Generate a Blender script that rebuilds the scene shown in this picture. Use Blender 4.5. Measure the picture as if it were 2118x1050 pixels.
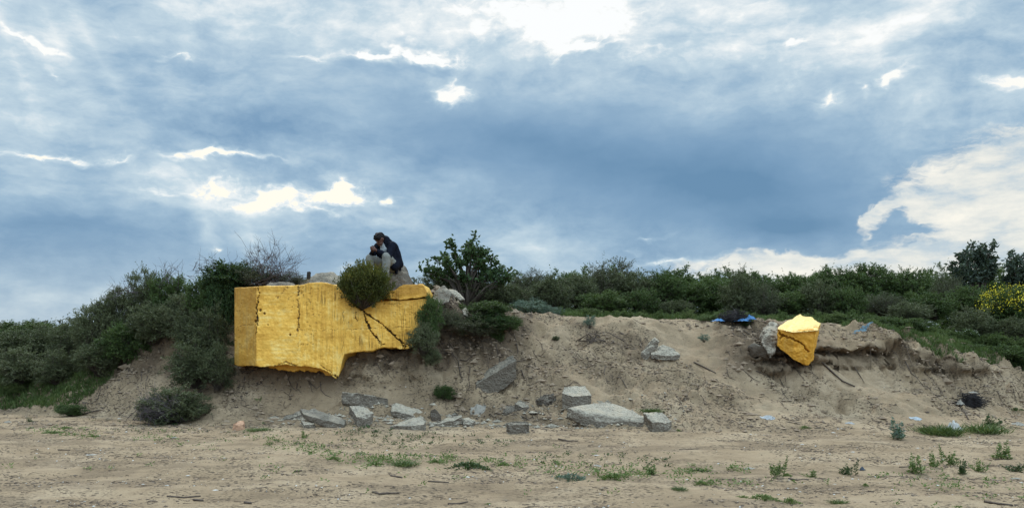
import bpy, bmesh, math, random
import numpy as np
from mathutils import Vector, Matrix, Euler

for o in list(bpy.data.objects): bpy.data.objects.remove(o)
SC = bpy.context.scene
COL = SC.collection
R = math.radians

# ---------------------------------------------------------------- camera
F, HZ, CX, H = 1800.0, 705.0, 1059.0, 1.6      # focal length, horizon row, centre column, eye height
cam_d = bpy.data.cameras.new('camera'); cam = bpy.data.objects.new('camera', cam_d); COL.objects.link(cam)
cam.location = (0, 0, H); cam.rotation_euler = (R(90), 0, 0)
cam_d.sensor_width = 36.0; cam_d.lens = 36.0*F/2118.0; cam_d.shift_y = (HZ-525.0)/2118.0
cam_d.clip_start = 0.1; cam_d.clip_end = 3000
SC.camera = cam
SC.view_settings.view_transform = 'Standard'; SC.view_settings.look = 'None'
SC.view_settings.exposure = 0.08; SC.view_settings.gamma = 1.0

def W(px, py, Y): return Vector(((px-CX)*Y/F, Y, H-(py-HZ)*Y/F))

# ---------------------------------------------------------------- node expression helper
class E:
    def __init__(s, nt, sock): s.nt = nt; s.s = sock
    def _m(s, op, b=None, c=None, clamp=False, first=None):
        n = s.nt.nodes.new('ShaderNodeMath'); n.operation = op; n.use_clamp = clamp
        for i, v in enumerate([s if first is None else first, b, c]):
            if v is None: continue
            if isinstance(v, E): s.nt.links.new(v.s, n.inputs[i])
            else: n.inputs[i].default_value = float(v)
        return E(s.nt, n.outputs[0])
    def __add__(s, b): return s._m('ADD', b)
    __radd__ = __add__
    def __sub__(s, b): return s._m('SUBTRACT', b)
    def __rsub__(s, b): return s._m('SUBTRACT', s, first=b)
    def __mul__(s, b): return s._m('MULTIPLY', b)
    __rmul__ = __mul__
    def __truediv__(s, b): return s._m('DIVIDE', b)
    def mad(s, a, b): return s._m('MULTIPLY_ADD', a, b)
    def clamp(s): return s._m('ADD', 0.0, clamp=True)
    def sstep(s, lo, hi, tlo=0.0, thi=1.0):
        n = s.nt.nodes.new('ShaderNodeMapRange'); n.interpolation_type = 'SMOOTHSTEP'
        s.nt.links.new(s.s, n.inputs[0])
        for i, v in zip((1, 2, 3, 4), (lo, hi, tlo, thi)): n.inputs[i].default_value = v
        return E(s.nt, n.outputs[0])
class G:
    """small wrapper round a node tree"""
    def __init__(s, nt): s.nt = nt
    def n(s, t, **k):
        n = s.nt.nodes.new(t)
        for a, b in k.items(): setattr(n, a, b)
        return n
    def l(s, a, b): s.nt.links.new(a.s if isinstance(a, E) else a, b)
    def comb(s, x, y, z):
        n = s.n('ShaderNodeCombineXYZ')
        for i, v in enumerate((x, y, z)):
            if isinstance(v, E): s.l(v, n.inputs[i])
            else: n.inputs[i].default_value = v
        return n.outputs[0]
    def sep(s, v):
        n = s.n('ShaderNodeSeparateXYZ'); s.l(v, n.inputs[0]); return [E(s.nt, o) for o in n.outputs]
    def mapping(s, v, loc=(0,0,0), rot=(0,0,0), scale=(1,1,1), typ='POINT'):
        n = s.n('ShaderNodeMapping', vector_type=typ); s.l(v, n.inputs[0])
        n.inputs['Location'].default_value = loc; n.inputs['Rotation'].default_value = rot; n.inputs['Scale'].default_value = scale
        return n.outputs[0]
    def noise(s, v, scale=1.0, detail=4, rough=0.55, dist=0.0, color=False):
        n = s.n('ShaderNodeTexNoise'); s.l(v, n.inputs['Vector'])
        n.inputs['Scale'].default_value = scale; n.inputs['Detail'].default_value = detail
        n.inputs['Roughness'].default_value = rough; n.inputs['Distortion'].default_value = dist
        return n.outputs['Color'] if color else E(s.nt, n.outputs['Fac'])
    def vor(s, v, scale=1.0, feature='F1', out='Distance'):
        n = s.n('ShaderNodeTexVoronoi', feature=feature); s.l(v, n.inputs['Vector']); n.inputs['Scale'].default_value = scale
        return E(s.nt, n.outputs[out])
    def ramp(s, f, stops, interp='LINEAR'):
        n = s.n('ShaderNodeValToRGB'); s.l(f, n.inputs[0]); cr = n.color_ramp; cr.interpolation = interp
        while len(cr.elements) < len(stops): cr.elements.new(0.5)
        for e, (p, c) in zip(cr.elements, stops): e.position = p; e.color = (*c, 1)
        return n.outputs[0]
    def mix(s, f, a, b, mode='MIX'):
        n = s.n('ShaderNodeMix', data_type='RGBA', blend_type=mode)
        if isinstance(f, E): s.l(f, n.inputs[0])
        else: n.inputs[0].default_value = f
        for i, v in ((6, a), (7, b)):
            if isinstance(v, tuple): n.inputs[i].default_value = (*v, 1)
            else: s.l(v, n.inputs[i])
        return n.outputs[2]
def srgb(r, g, b):
    return tuple(((c/255)/12.92 if c/255 <= 0.04045 else ((c/255+0.055)/1.055)**2.4) for c in (r, g, b))

# ---------------------------------------------------------------- sky
wd = bpy.data.worlds.new("World"); SC.world = wd; wd.use_nodes = True
nt = wd.node_tree; nt.nodes.clear(); g = G(nt)
SUN_EL, SUN_AZ = R(50), R(-16)       # high behind the clouds, straight ahead and a little left
tc = g.n('ShaderNodeTexCoord').outputs['Generated']
dx, dy, dz = g.sep(tc)
az = dx._m('ARCTAN2', dy); el = dz._m('ARCSINE')
ae = g.comb(az, el, 0.0)
def wob(vec, sc, amp, seed):
    c = g.noise(g.mapping(vec, loc=(seed, seed*1.7, seed), scale=(1, 1.6, 1)), sc, 5, 0.6, color=True)
    n = g.n('ShaderNodeVectorMath', operation='SUBTRACT'); g.l(c, n.inputs[0]); n.inputs[1].default_value = (0.5, 0.5, 0.5)
    m = g.n('ShaderNodeVectorMath', operation='MULTIPLY_ADD'); g.l(n.outputs[0], m.inputs[0]); m.inputs[1].default_value = (amp*1.5, amp, 0); g.l(vec, m.inputs[2])
    return m.outputs[0]
aw = wob(wob(ae, 5.0, 0.10, 3.1), 22.0, 0.030, 7.7)
aw2 = wob(ae, 3.2, 0.12, 11.3)
def px2ae(px, py):
    a = math.atan((px-CX)/F); e = math.atan((HZ-py)/F*math.cos(a)); return a, e
def blobs(vec, lst, acc=None):
    for (px, py, sx, sy, amp, *rot) in lst:
        a, e = px2ae(px, py)
        m = g.mapping(vec, loc=(a, e, 0), rot=(0, 0, R(rot[0]) if rot else 0), scale=(sx/F, sy/F, 1), typ='TEXTURE')
        t = g.n('ShaderNodeTexGradient', gradient_type='QUADRATIC_SPHERE'); g.l(m, t.inputs[0])
        f = E(nt, t.outputs['Fac'])
        acc = f*amp if acc is None else f.mad(amp, acc)
    return acc
SKY_TOP, SKY_BACK, SUN_E = 1.4, 2.2, 1.5
SOFT = [  # px, py, half width, half height, amount, tilt
 (1500,410,640,200,-0.55,-6),(1100,300,820,160,-0.46,-9),(1640,495,240,60,-0.40,0),(560,270,560,80,-0.26,-8),
 (120,480,360,120,-0.25,0),(600,530,420,70,-0.22,0),(1150,0,620,130,0.50,0),(1130,90,330,110,0.30,0),(560,30,620,110,0.28,0),
 (1950,30,420,150,0.24,0),(1500,30,500,100,0.16,0),(1750,140,380,90,0.16,8),(1480,120,420,90,0.16,0),(2118,210,240,70,0.22,0),(1960,120,220,70,-0.22,0),
 (520,410,520,70,0.34,-6),(300,420,320,90,0.22,0),(260,180,420,120,0.10,0),(60,60,280,110,0.22,0),
 (1100,510,330,60,0.22,0),(900,560,500,60,0.22,0),(250,610,500,80,0.12,0),(1150,200,420,60,0.10,0),(340,120,260,70,-0.15,0),
 (420,480,60,150,0.16,18),(520,500,50,140,0.12,14),(720,60,200,60,0.10,0)]
CALM = [(1500,410,800,260,1.9,-6),(1050,290,900,200,1.4,-9),(1640,500,300,90,1.0,0),(150,500,380,120,1.0,0),(600,530,460,90,0.9,0)]
RAYS = [(110,60,44,420,0.16,26),(200,110,40,380,0.16,31),(290,80,60,340,0.09,36),(430,470,30,170,0.16,20),(520,490,26,150,0.14,16),(700,500,40,170,0.10,6),(30,120,24,300,0.12,20)]
CRISP = [
 (1130,45,260,90,0.7,0),(1200,100,180,40,0.6,0),(1000,30,240,70,0.3,0),(640,106,70,16,0.75,0),(760,105,110,20,0.9,6),(860,112,120,24,1.0,0),
 (900,180,90,36,1.0,-24),(915,150,50,50,0.7,20),(930,190,50,22,0.8,0),(90,312,150,12,0.75,2),(230,315,90,14,0.75,-3),(470,335,220,20,1.1,-5),(410,322,90,18,0.6,0),
 (560,415,170,30,1.2,6),(690,398,120,44,1.1,8),(740,405,70,30,0.9,0),(640,440,240,26,0.6,0),(440,395,200,26,0.5,-8),(810,408,60,14,0.9,-12),(330,390,300,40,0.35,0),
 (40,98,90,12,0.6,-8),(85,150,40,18,0.6,-30),(350,110,80,14,0.6,0),(300,118,60,10,0.4,0),(400,515,22,18,0.7,0),
 (1660,75,60,18,0.7,-10),(1690,190,50,30,0.8,30),(1845,165,60,30,0.9,28),(1760,190,30,30,0.5,30),(2100,165,90,26,0.9,0),(1620,160,120,50,0.35,10),
 (1370,480,50,12,0.8,4),(1400,540,150,16,0.9,0),(1340,515,30,10,0.6,0),(690,550,30,10,0.7,0),(1280,50,200,40,0.4,0),(1330,130,140,30,0.35,0)]
CLEAR = [
 (2160,420,330,200,1.3,0),(2118,350,200,110,0.9,24),(1960,440,100,110,0.7,0),(1930,565,460,95,1.4,0),(1600,565,330,62,1.1,0),
 (1780,450,40,26,0.6,10),(1815,436,80,18,1.1,4),(1880,420,60,60,0.5,0),(1770,480,30,36,0.55,0),(1850,475,80,26,-0.6,-6),(1870,452,40,16,0.5,20),(1620,505,200,34,-0.8,0),(2400,500,500,160,1.2,0)]
soft = blobs(aw2, SOFT); soft = blobs(ae, RAYS, soft)
crisp = blobs(aw, CRISP)
clear = blobs(aw, CLEAR)
streak = g.noise(g.mapping(aw2, scale=(2.2, 9.0, 1), rot=(0, 0, R(-4))), 1.5, 6, 0.55)
puff = g.noise(g.mapping(aw2, scale=(6, 11, 1)), 1.4, 6, 0.6)
fine = g.noise(g.mapping(ae, scale=(9, 26, 1), rot=(0, 0, R(-6))), 1.6, 7, 0.62)
fine2 = g.noise(g.mapping(aw, scale=(14, 30, 1)), 2.0, 6, 0.65)
calm = blobs(aw2, CALM).clamp()
live = 1.0 - calm*0.78
v = soft*0.88 + 0.42 + (streak-0.5)*0.75*live + (puff-0.5)*1.05*live + (fine-0.5)*0.45*live + (fine2-0.5)*0.30*live + crisp*0.38
hi = el.sstep(0.12, 0.38, 0, 0.20)
v = v + hi
live = 1.0 - calm*0.85
near_ = (crisp*2.5 + 0.04).clamp()
cm = (crisp*0.95 + ((fine2-0.5)*2.4 + (fine-0.5)*1.6 + (puff-0.5)*1.0)*near_).sstep(-0.05, 1.45)
rm = (clear + ((fine2-0.5)*1.0 + (fine-0.5)*0.5 + (puff-0.5)*0.6)*(clear*6.0).clamp()).sstep(0.05, 0.55)
v = v.clamp()
v = v + cm*(0.50 + (puff-0.5)*0.9)
v = v.clamp()
topc = g.mix(el.sstep(0.16, 0.34), srgb(255,250,234), srgb(250,252,252))
cloudc = g.ramp(v, [(0.0, srgb(98,137,171)), (0.22, srgb(120,155,186)), (0.45, srgb(152,181,204)), (0.7, srgb(190,210,222)), (0.88, srgb(230,237,239)), (1.0, srgb(252,251,246))])
cloudc = g.mix(v.sstep(0.88, 1.02), cloudc, topc)
clearv = ((fine-0.5)*2.6 + (fine2-0.5)*0.9 + (streak-0.5)*2.2 + (puff-0.5)*0.8 + 0.42).clamp()
clearc = g.ramp(clearv, [(0.0, srgb(188,204,214)), (0.45, srgb(226,228,223)), (1.0, srgb(250,246,234))])
colr = g.mix(rm, cloudc, clearc)
low = el.sstep(-0.02, 0.13, 0.30, 0.0)
colr = g.mix(low, colr, srgb(196,206,214))
# unseen sky overhead and behind camera boosted, most at right, to light gold wall
back = dy.sstep(-0.5, 0.45, 1.0, 0.0); top = dz.sstep(0.42, 0.8)
gain = 1.0 + top*SKY_TOP + back*SKY_BACK*dz.sstep(-0.05, 0.2)*dx.sstep(-0.75, 0.6, 0.15, 1.25)
bgc = g.n('ShaderNodeBackground'); g.l(colr, bgc.inputs[0]); g.l(gain, bgc.inputs[1])
skyt = g.n('ShaderNodeTexSky', sky_type='NISHITA'); skyt.sun_disc = False; skyt.sun_elevation = SUN_EL; skyt.sun_rotation = SUN_AZ
bgs = g.n('ShaderNodeBackground'); g.l(skyt.outputs[0], bgs.inputs[0]); bgs.inputs[1].default_value = 0.08
mx = g.n('ShaderNodeMixShader'); mx.inputs[0].default_value = 0.94
g.l(bgs.outputs[0], mx.inputs[1]); g.l(bgc.outputs[0], mx.inputs[2])
wo = g.n('ShaderNodeOutputWorld'); g.l(mx.outputs[0], wo.inputs[0])
sun_d = bpy.data.lights.new('sun', 'SUN'); sun = bpy.data.objects.new('sun', sun_d); COL.objects.link(sun)
sun_d.energy = SUN_E; sun_d.angle = R(12); sun_d.color = (1.0, 0.95, 0.86)
sd = Vector((math.sin(SUN_AZ)*math.cos(SUN_EL), math.cos(SUN_AZ)*math.cos(SUN_EL), math.sin(SUN_EL)))
sun.rotation_euler = sd.to_track_quat('Z', 'Y').to_euler()

# ---------------------------------------------------------------- numpy noise
def _h(i, j, k, s):
    n = (i*374761393 + j*668265263 + k*2147483647 + s*1274126177) & 0xffffffff
    n = ((n ^ (n >> 13))*1274126177) & 0xffffffff
    n = ((n ^ (n >> 16))*2246822519) & 0xffffffff
    return ((n ^ (n >> 15)) & 0xffff)/65535.0
def vnoise(x, y, z=None, seed=0):
    x = np.asarray(x, float); y = np.asarray(y, float); z = np.zeros_like(x) if z is None else np.asarray(z, float)
    xi = np.floor(x).astype(np.int64); yi = np.floor(y).astype(np.int64); zi = np.floor(z).astype(np.int64)
    fx, fy, fz = x-xi, y-yi, z-zi
    fx = fx*fx*(3-2*fx); fy = fy*fy*(3-2*fy); fz = fz*fz*(3-2*fz)
    r = 0
    for a in (0, 1):
        for b in (0, 1):
            for c in (0, 1):
                w = (fx if a else 1-fx)*(fy if b else 1-fy)*(fz if c else 1-fz)
                r = r + w*_h(xi+a, yi+b, zi+c, seed)
    return r*2-1
def vn2(x, y, seed):
    xi = np.floor(x).astype(np.int64); yi = np.floor(y).astype(np.int64)
    fx, fy = x-xi, y-yi; fx = fx*fx*(3-2*fx); fy = fy*fy*(3-2*fy)
    return (( _h(xi, yi, 0, seed)*(1-fx)+_h(xi+1, yi, 0, seed)*fx)*(1-fy) + (_h(xi, yi+1, 0, seed)*(1-fx)+_h(xi+1, yi+1, 0, seed)*fx)*fy)*2-1
def fbm2(x, y, seed, oct=4, gain=0.5):
    r = 0; a = 1
    for o in range(oct): r = r + a*vn2(x*2**o+o*13.7, y*2**o-o*7.1, seed+o); a *= gain
    return r
def fbm3(p, sc, seed, oct=3, gain=0.5):
    r = 0; a = 1
    for o in range(oct):
        q = p*sc*2**o + o*17.3; r = r + a*vnoise(q[:, 0], q[:, 1], q[:, 2], seed+o); a *= gain
    return r
def ss(x, a, b): t = np.clip((x-a)/(b-a), 0, 1); return t*t*(3-2*t)

# ---------------------------------------------------------------- mesh helpers
def np_mesh(name, verts, faces, mats=(), smooth=False, attrs=None):
    me = bpy.data.meshes.new(name)
    verts = np.asarray(verts, np.float32); faces = np.asarray(faces, np.int32); k = faces.shape[1]
    me.vertices.add(len(verts)); me.vertices.foreach_set('co', verts.ravel())
    me.loops.add(faces.size); me.loops.foreach_set('vertex_index', faces.ravel())
    me.polygons.add(len(faces)); me.polygons.foreach_set('loop_start', np.arange(0, faces.size, k, dtype=np.int32))
    me.polygons.foreach_set('use_smooth', np.full(len(faces), smooth))
    me.update(calc_edges=True)
    for a, v in (attrs or {}).items():
        at = me.attributes.new(a, 'FLOAT', 'POINT'); at.data.foreach_set('value', np.asarray(v, np.float32))
    for m in (mats if isinstance(mats, (list, tuple)) else [mats]): me.materials.append(m)
    return me
def link(name, me, parent=None, loc=None):
    o = bpy.data.objects.new(name, me); COL.objects.link(o)
    if parent is not None: o.parent = parent
    if loc is not None: o.location = loc
    return o
def tag(o, label=None, cat=None, group=None, kind=None):
    if label: o['label'] = label
    if cat: o['category'] = cat
    if group: o['group'] = group
    if kind: o['kind'] = kind
    return o
def empty(name, loc, label, cat, group=None, rz=0.0):
    o = bpy.data.objects.new(name, None); COL.objects.link(o); o.location = loc; o.rotation_euler = (0, 0, rz); o.empty_display_size = 0.1
    return tag(o, label, cat, group)
def copy_tree(o, parent=None):
    c = o.copy(); COL.objects.link(c); c.parent = parent
    for ch in [k for k in bpy.data.objects if k.parent == o]: copy_tree(ch, c)
    return c

# ---------------------------------------------------------------- materials
def new_mat(name):
    m = bpy.data.materials.new(name); m.use_nodes = True; t = m.node_tree
    for n in list(t.nodes):
        if n.type != 'OUTPUT_MATERIAL': t.nodes.remove(n)
    return m, G(t), t.nodes['Material Output']
def finish(g, out, col, rough=0.8, bump=None, bump_d=0.01, bump_s=1.0, spec=0.3, metal=0.0, disp=None):
    p = g.n('ShaderNodeBsdfPrincipled')
    if isinstance(col, tuple): p.inputs['Base Color'].default_value = (*col, 1)
    else: g.l(col, p.inputs['Base Color'])
    if isinstance(rough, E): g.l(rough, p.inputs['Roughness'])
    else: p.inputs['Roughness'].default_value = rough
    p.inputs['Specular IOR Level'].default_value = spec; p.inputs['Metallic'].default_value = metal
    if bump is not None:
        b = g.n('ShaderNodeBump'); b.inputs['Distance'].default_value = bump_d; b.inputs['Strength'].default_value = bump_s
        g.l(bump, b.inputs['Height']); g.l(b.outputs[0], p.inputs['Normal'])
    g.l(p.outputs[0], out.inputs[0]); return p
def pos(g): return g.n('ShaderNodeNewGeometry').outputs['Position']
def objc(g): return g.n('ShaderNodeTexCoord').outputs['Object']
def attr(g, a): return E(g.nt, g.n('ShaderNodeAttribute', attribute_name=a).outputs['Fac'])
def simple(name, col, rough=0.7, var=0.25, sc=20, bump_d=0.003, spec=0.3):
    m, g, out = new_mat(name); c = objc(g); f = g.noise(c, sc, 5, 0.6)
    cc = g.ramp(f, [(0.3, tuple(x*(1-var) for x in col)), (0.7, tuple(min(1, x*(1+var)) for x in col))])
    finish(g, out, cc, rough, f, bump_d, spec=0.08 if 'jacket' in name or 'hair' in name else spec); return m

def mat_sand():
    m, g, out = new_mat('sand'); p = pos(g)
    d = attr(g, 'dirt'); cl = attr(g, 'clean')  # dirt: dark soil, plus shade painted in under block and cut edge
    n1 = g.noise(p, 0.9, 6, 0.6); n2 = g.noise(p, 6, 6, 0.65); n3 = g.noise(p, 45, 4, 0.7)
    n4 = g.noise(g.mapping(p, scale=(0.35, 1.6, 1.6)), 5.0, 6, 0.62)
    base = g.ramp(n1, [(0.30, (0.225,0.158,0.096)), (0.5, (0.298,0.215,0.134)), (0.72, (0.385,0.288,0.188))])
    c = g.mix((n4.sstep(0.50, 0.68))*0.50, base, (0.20,0.140,0.092))
    c = g.mix((n2.sstep(0.55, 0.72))*0.35*(1.0-cl*0.8), c, (0.23,0.165,0.115))
    c = g.mix(((n3-0.5)*1.4).clamp()*0.45, c, (0.17,0.125,0.09))
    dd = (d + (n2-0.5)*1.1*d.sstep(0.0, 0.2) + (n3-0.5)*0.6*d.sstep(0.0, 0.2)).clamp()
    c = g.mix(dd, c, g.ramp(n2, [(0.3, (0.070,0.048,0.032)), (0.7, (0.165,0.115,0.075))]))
    # crumbs of bark and dry roots lying in the sand
    w = g.noise(p, 9, 3, 0.6, color=True)
    sp = g.vor(g.mapping(p, scale=(0.55, 1.2, 1.2)), 24)
    msk = g.noise(g.mapping(p, loc=(5, 3, 1)), 1.7, 4, 0.7)
    sp = (0.34-sp).sstep(0.0, 0.10)*msk.sstep(0.42, 0.56)
    sp2 = (0.30-g.vor(g.mapping(p, loc=(3,1,2), scale=(0.4, 1.3, 1.3)), 52)).sstep(0.0, 0.08)*msk.sstep(0.40, 0.62)
    spk = (sp + sp2*0.8).clamp()*(1.0-cl*0.75)
    c = g.mix(spk*0.85, c, (0.06,0.045,0.035))
    bmp = n3*0.5 + n2*1.2 + spk*0.4
    finish(g, out, c, 0.95, bmp, 0.028, 1.0, spec=0.15); return m
def mat_leaf(name, cols, trans=0.25, hue=0.25, rough=0.55):
    m, g, out = new_mat(name); t = attr(g, 'tint'); t._m
    oi = E(g.nt, g.n('ShaderNodeObjectInfo').outputs['Random'])
    n = g.noise(objc(g), 3.0, 3, 0.6)
    f = (t*0.62 + (n-0.5)*0.7 + (oi-0.5)*hue + 0.19).clamp()
    k = len(cols); c = g.ramp(f, [(i/(k-1), cc) for i, cc in enumerate(cols)])
    p = g.n('ShaderNodeBsdfPrincipled'); g.l(c, p.inputs['Base Color']); p.inputs['Roughness'].default_value = rough; p.inputs['Specular IOR Level'].default_value = 0.25
    tr = g.n('ShaderNodeBsdfTranslucent'); g.l(g.mix(0.5, c, (0.10,0.14,0.02)), tr.inputs[0])
    mx = g.n('ShaderNodeMixShader'); mx.inputs[0].default_value = trans
    g.l(p.outputs[0], mx.inputs[1]); g.l(tr.outputs[0], mx.inputs[2]); g.l(mx.outputs[0], out.inputs[0]); return m
def mat_concrete(name='concrete', a=(0.31,0.26,0.20), b=(0.56,0.50,0.40), dark=(0.12,0.095,0.07), sandy=0.6):
    m, g, out = new_mat(name); c = pos(g)
    n1 = g.noise(c, 3.5, 6, 0.65); n2 = g.noise(c, 22, 5, 0.7); v = g.vor(c, 28)
    col = g.ramp(n1, [(0.3, a), (0.7, b)])
    col = g.mix((n2.sstep(0.5, 0.72))*0.65, col, dark)
    col = g.mix((0.28-v).sstep(0.0, 0.12)*0.45, col, dark)
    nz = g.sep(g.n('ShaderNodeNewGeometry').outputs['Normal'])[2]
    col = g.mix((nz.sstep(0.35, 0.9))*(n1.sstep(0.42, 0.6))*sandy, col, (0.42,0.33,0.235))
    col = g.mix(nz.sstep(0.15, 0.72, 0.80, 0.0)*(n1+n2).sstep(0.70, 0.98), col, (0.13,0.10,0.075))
    finish(g, out, col, 0.92, n2+n1*0.8-v*0.5, 0.05, 1.0, spec=0.2); return m
def mat_gold(name='gold_paint', dark_all=0.0, to=(0.60,0.26,0.015)):
    m, g, out = new_mat(name); c = pos(g); x, y, z = g.sep(c)
    a = attr(g, 'crack'); ch = attr(g, 'panel')          # panel: 0 board marks upright, 1 board marks level
    n1 = g.noise(c, 1.8, 5, 0.6); n2 = g.noise(c, 14, 6, 0.7); n3 = g.noise(c, 60, 4, 0.7)
    sv = g.noise(g.mapping(c, scale=(16, 3, 0.9)), 1.0, 6, 0.68)
    sv2 = g.noise(g.mapping(c, loc=(4, 2, 9), scale=(42, 5, 2.2)), 1.0, 4, 0.6)
    sh = g.noise(g.mapping(c, scale=(0.9, 1, 14)), 1.0, 6, 0.66)
    st = (sv*(1.0-ch) + sh*ch)*0.5 + g.noise(g.mapping(c, loc=(9,1,4)), 5.0, 7, 0.72)*0.5
    base = g.ramp(st + (n1-0.5)*0.5, [(0.34, (0.50,0.25,0.030)), (0.43, (0.71,0.37,0.055)), (0.53, (0.84,0.47,0.080)), (0.68, (0.93,0.66,0.22))])
    stain = (sv2.sstep(0.50, 0.64)*(1.0-ch)*g.noise(g.mapping(c, loc=(1,7,3)), 1.6, 4, 0.6).sstep(0.45, 0.62))
    base = g.mix((g.noise(g.mapping(c, loc=(3,3,3), scale=(1,1,0.8)), 2.6, 6, 0.7).sstep(0.50, 0.68))*0.40, base, (0.42,0.22,0.025))
    base = g.mix(stain*0.85, base, (0.20,0.095,0.012))
    # run-off marks: darker towards the weathered top edge; left chamfer stained, its shade painted in
    tp = attr(g, 'grime_shade')
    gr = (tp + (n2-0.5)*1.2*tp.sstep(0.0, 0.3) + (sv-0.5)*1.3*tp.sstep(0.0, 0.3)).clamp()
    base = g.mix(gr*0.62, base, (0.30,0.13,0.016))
    base = g.mix((n3.sstep(0.60, 0.72))*0.5, base, (0.24,0.11,0.02))
    base = g.mix((n2.sstep(0.60, 0.74))*0.45, base, (0.36,0.18,0.02))
    base = g.mix((a + (n3-0.5)*0.5*a).clamp(), base, (0.030,0.018,0.010))
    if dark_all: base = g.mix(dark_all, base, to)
    finish(g, out, base, 0.55, n2*0.8+st*0.7+n3*0.3, 0.010, 0.9, spec=0.35, metal=0.15); return m

M = {}
M['sand'] = mat_sand()
M['buckthorn'] = mat_leaf('grey_green_leaves', [(0.026,0.031,0.013), (0.056,0.065,0.029), (0.105,0.115,0.055), (0.20,0.205,0.120)], 0.2)
M['green'] = mat_leaf('green_leaves', [(0.020,0.034,0.012), (0.042,0.070,0.020), (0.078,0.115,0.034), (0.14,0.17,0.06)], 0.28)
M['brown_green'] = mat_leaf('brown_green_leaves', [(0.035,0.032,0.020), (0.060,0.062,0.034), (0.095,0.10,0.055), (0.14,0.14,0.085)], 0.2)
M['dark_leaf'] = mat_leaf('dark_leaves', [(0.014,0.026,0.011), (0.026,0.050,0.018), (0.045,0.078,0.026), (0.08,0.12,0.04)], 0.3)
M['broom'] = mat_leaf('yellow_green_leaves', [(0.022,0.030,0.010), (0.045,0.054,0.013), (0.095,0.090,0.018), (0.24,0.17,0.025)], 0.3)
M['silver'] = mat_leaf('blue_green_leaves', [(0.055,0.085,0.060), (0.09,0.13,0.095), (0.14,0.19,0.14), (0.22,0.27,0.21)], 0.2)
M['silver_dark'] = mat_leaf('grey_leaves', [(0.030,0.042,0.030), (0.055,0.075,0.055), (0.09,0.115,0.085), (0.15,0.18,0.14)], 0.25)
M['weed_dark'] = mat_leaf('undergrowth_leaves', [(0.028,0.046,0.014), (0.055,0.085,0.024), (0.10,0.135,0.040), (0.19,0.21,0.09)], 0.3)
M['weed'] = mat_leaf('weed_leaves', [(0.055,0.085,0.024), (0.095,0.145,0.040), (0.15,0.20,0.06), (0.26,0.30,0.12)], 0.3)
M['grass'] = mat_leaf('grass_blades', [(0.036,0.052,0.017), (0.060,0.092,0.027), (0.10,0.14,0.042), (0.21,0.21,0.10)], 0.3)
M['yellow'] = simple('yellow_petals', (0.62,0.50,0.02), 0.6, 0.2)
M['white_petal'] = simple('white_petals', (0.62,0.62,0.58), 0.6, 0.1)
M['bark'] = simple('bark', (0.075,0.058,0.045), 0.9, 0.4, 30)
M['dead'] = simple('dead_twigs', (0.095,0.075,0.078), 0.9, 0.3, 30)
M['driftwood'] = simple('driftwood', (0.085,0.062,0.048), 0.9, 0.4, 40)
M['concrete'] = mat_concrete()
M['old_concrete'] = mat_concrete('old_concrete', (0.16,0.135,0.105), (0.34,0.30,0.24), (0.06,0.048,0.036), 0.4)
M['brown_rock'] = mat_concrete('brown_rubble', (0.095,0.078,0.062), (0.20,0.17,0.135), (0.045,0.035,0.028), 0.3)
M['brick'] = simple('brick_stone', (0.42,0.24,0.15), 0.9, 0.3, 25)
M['gold'] = mat_gold()
M['gold_skylit'] = mat_gold('gold_paint_skylit', 0.5, (0.88,0.70,0.32))  # paler gold: sky light on the small block's top painted in
M['gold_shaded'] = mat_gold('gold_paint_shaded', 0.6)  # deeper gold: shade of the small block's front and broken underside painted in

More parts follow.
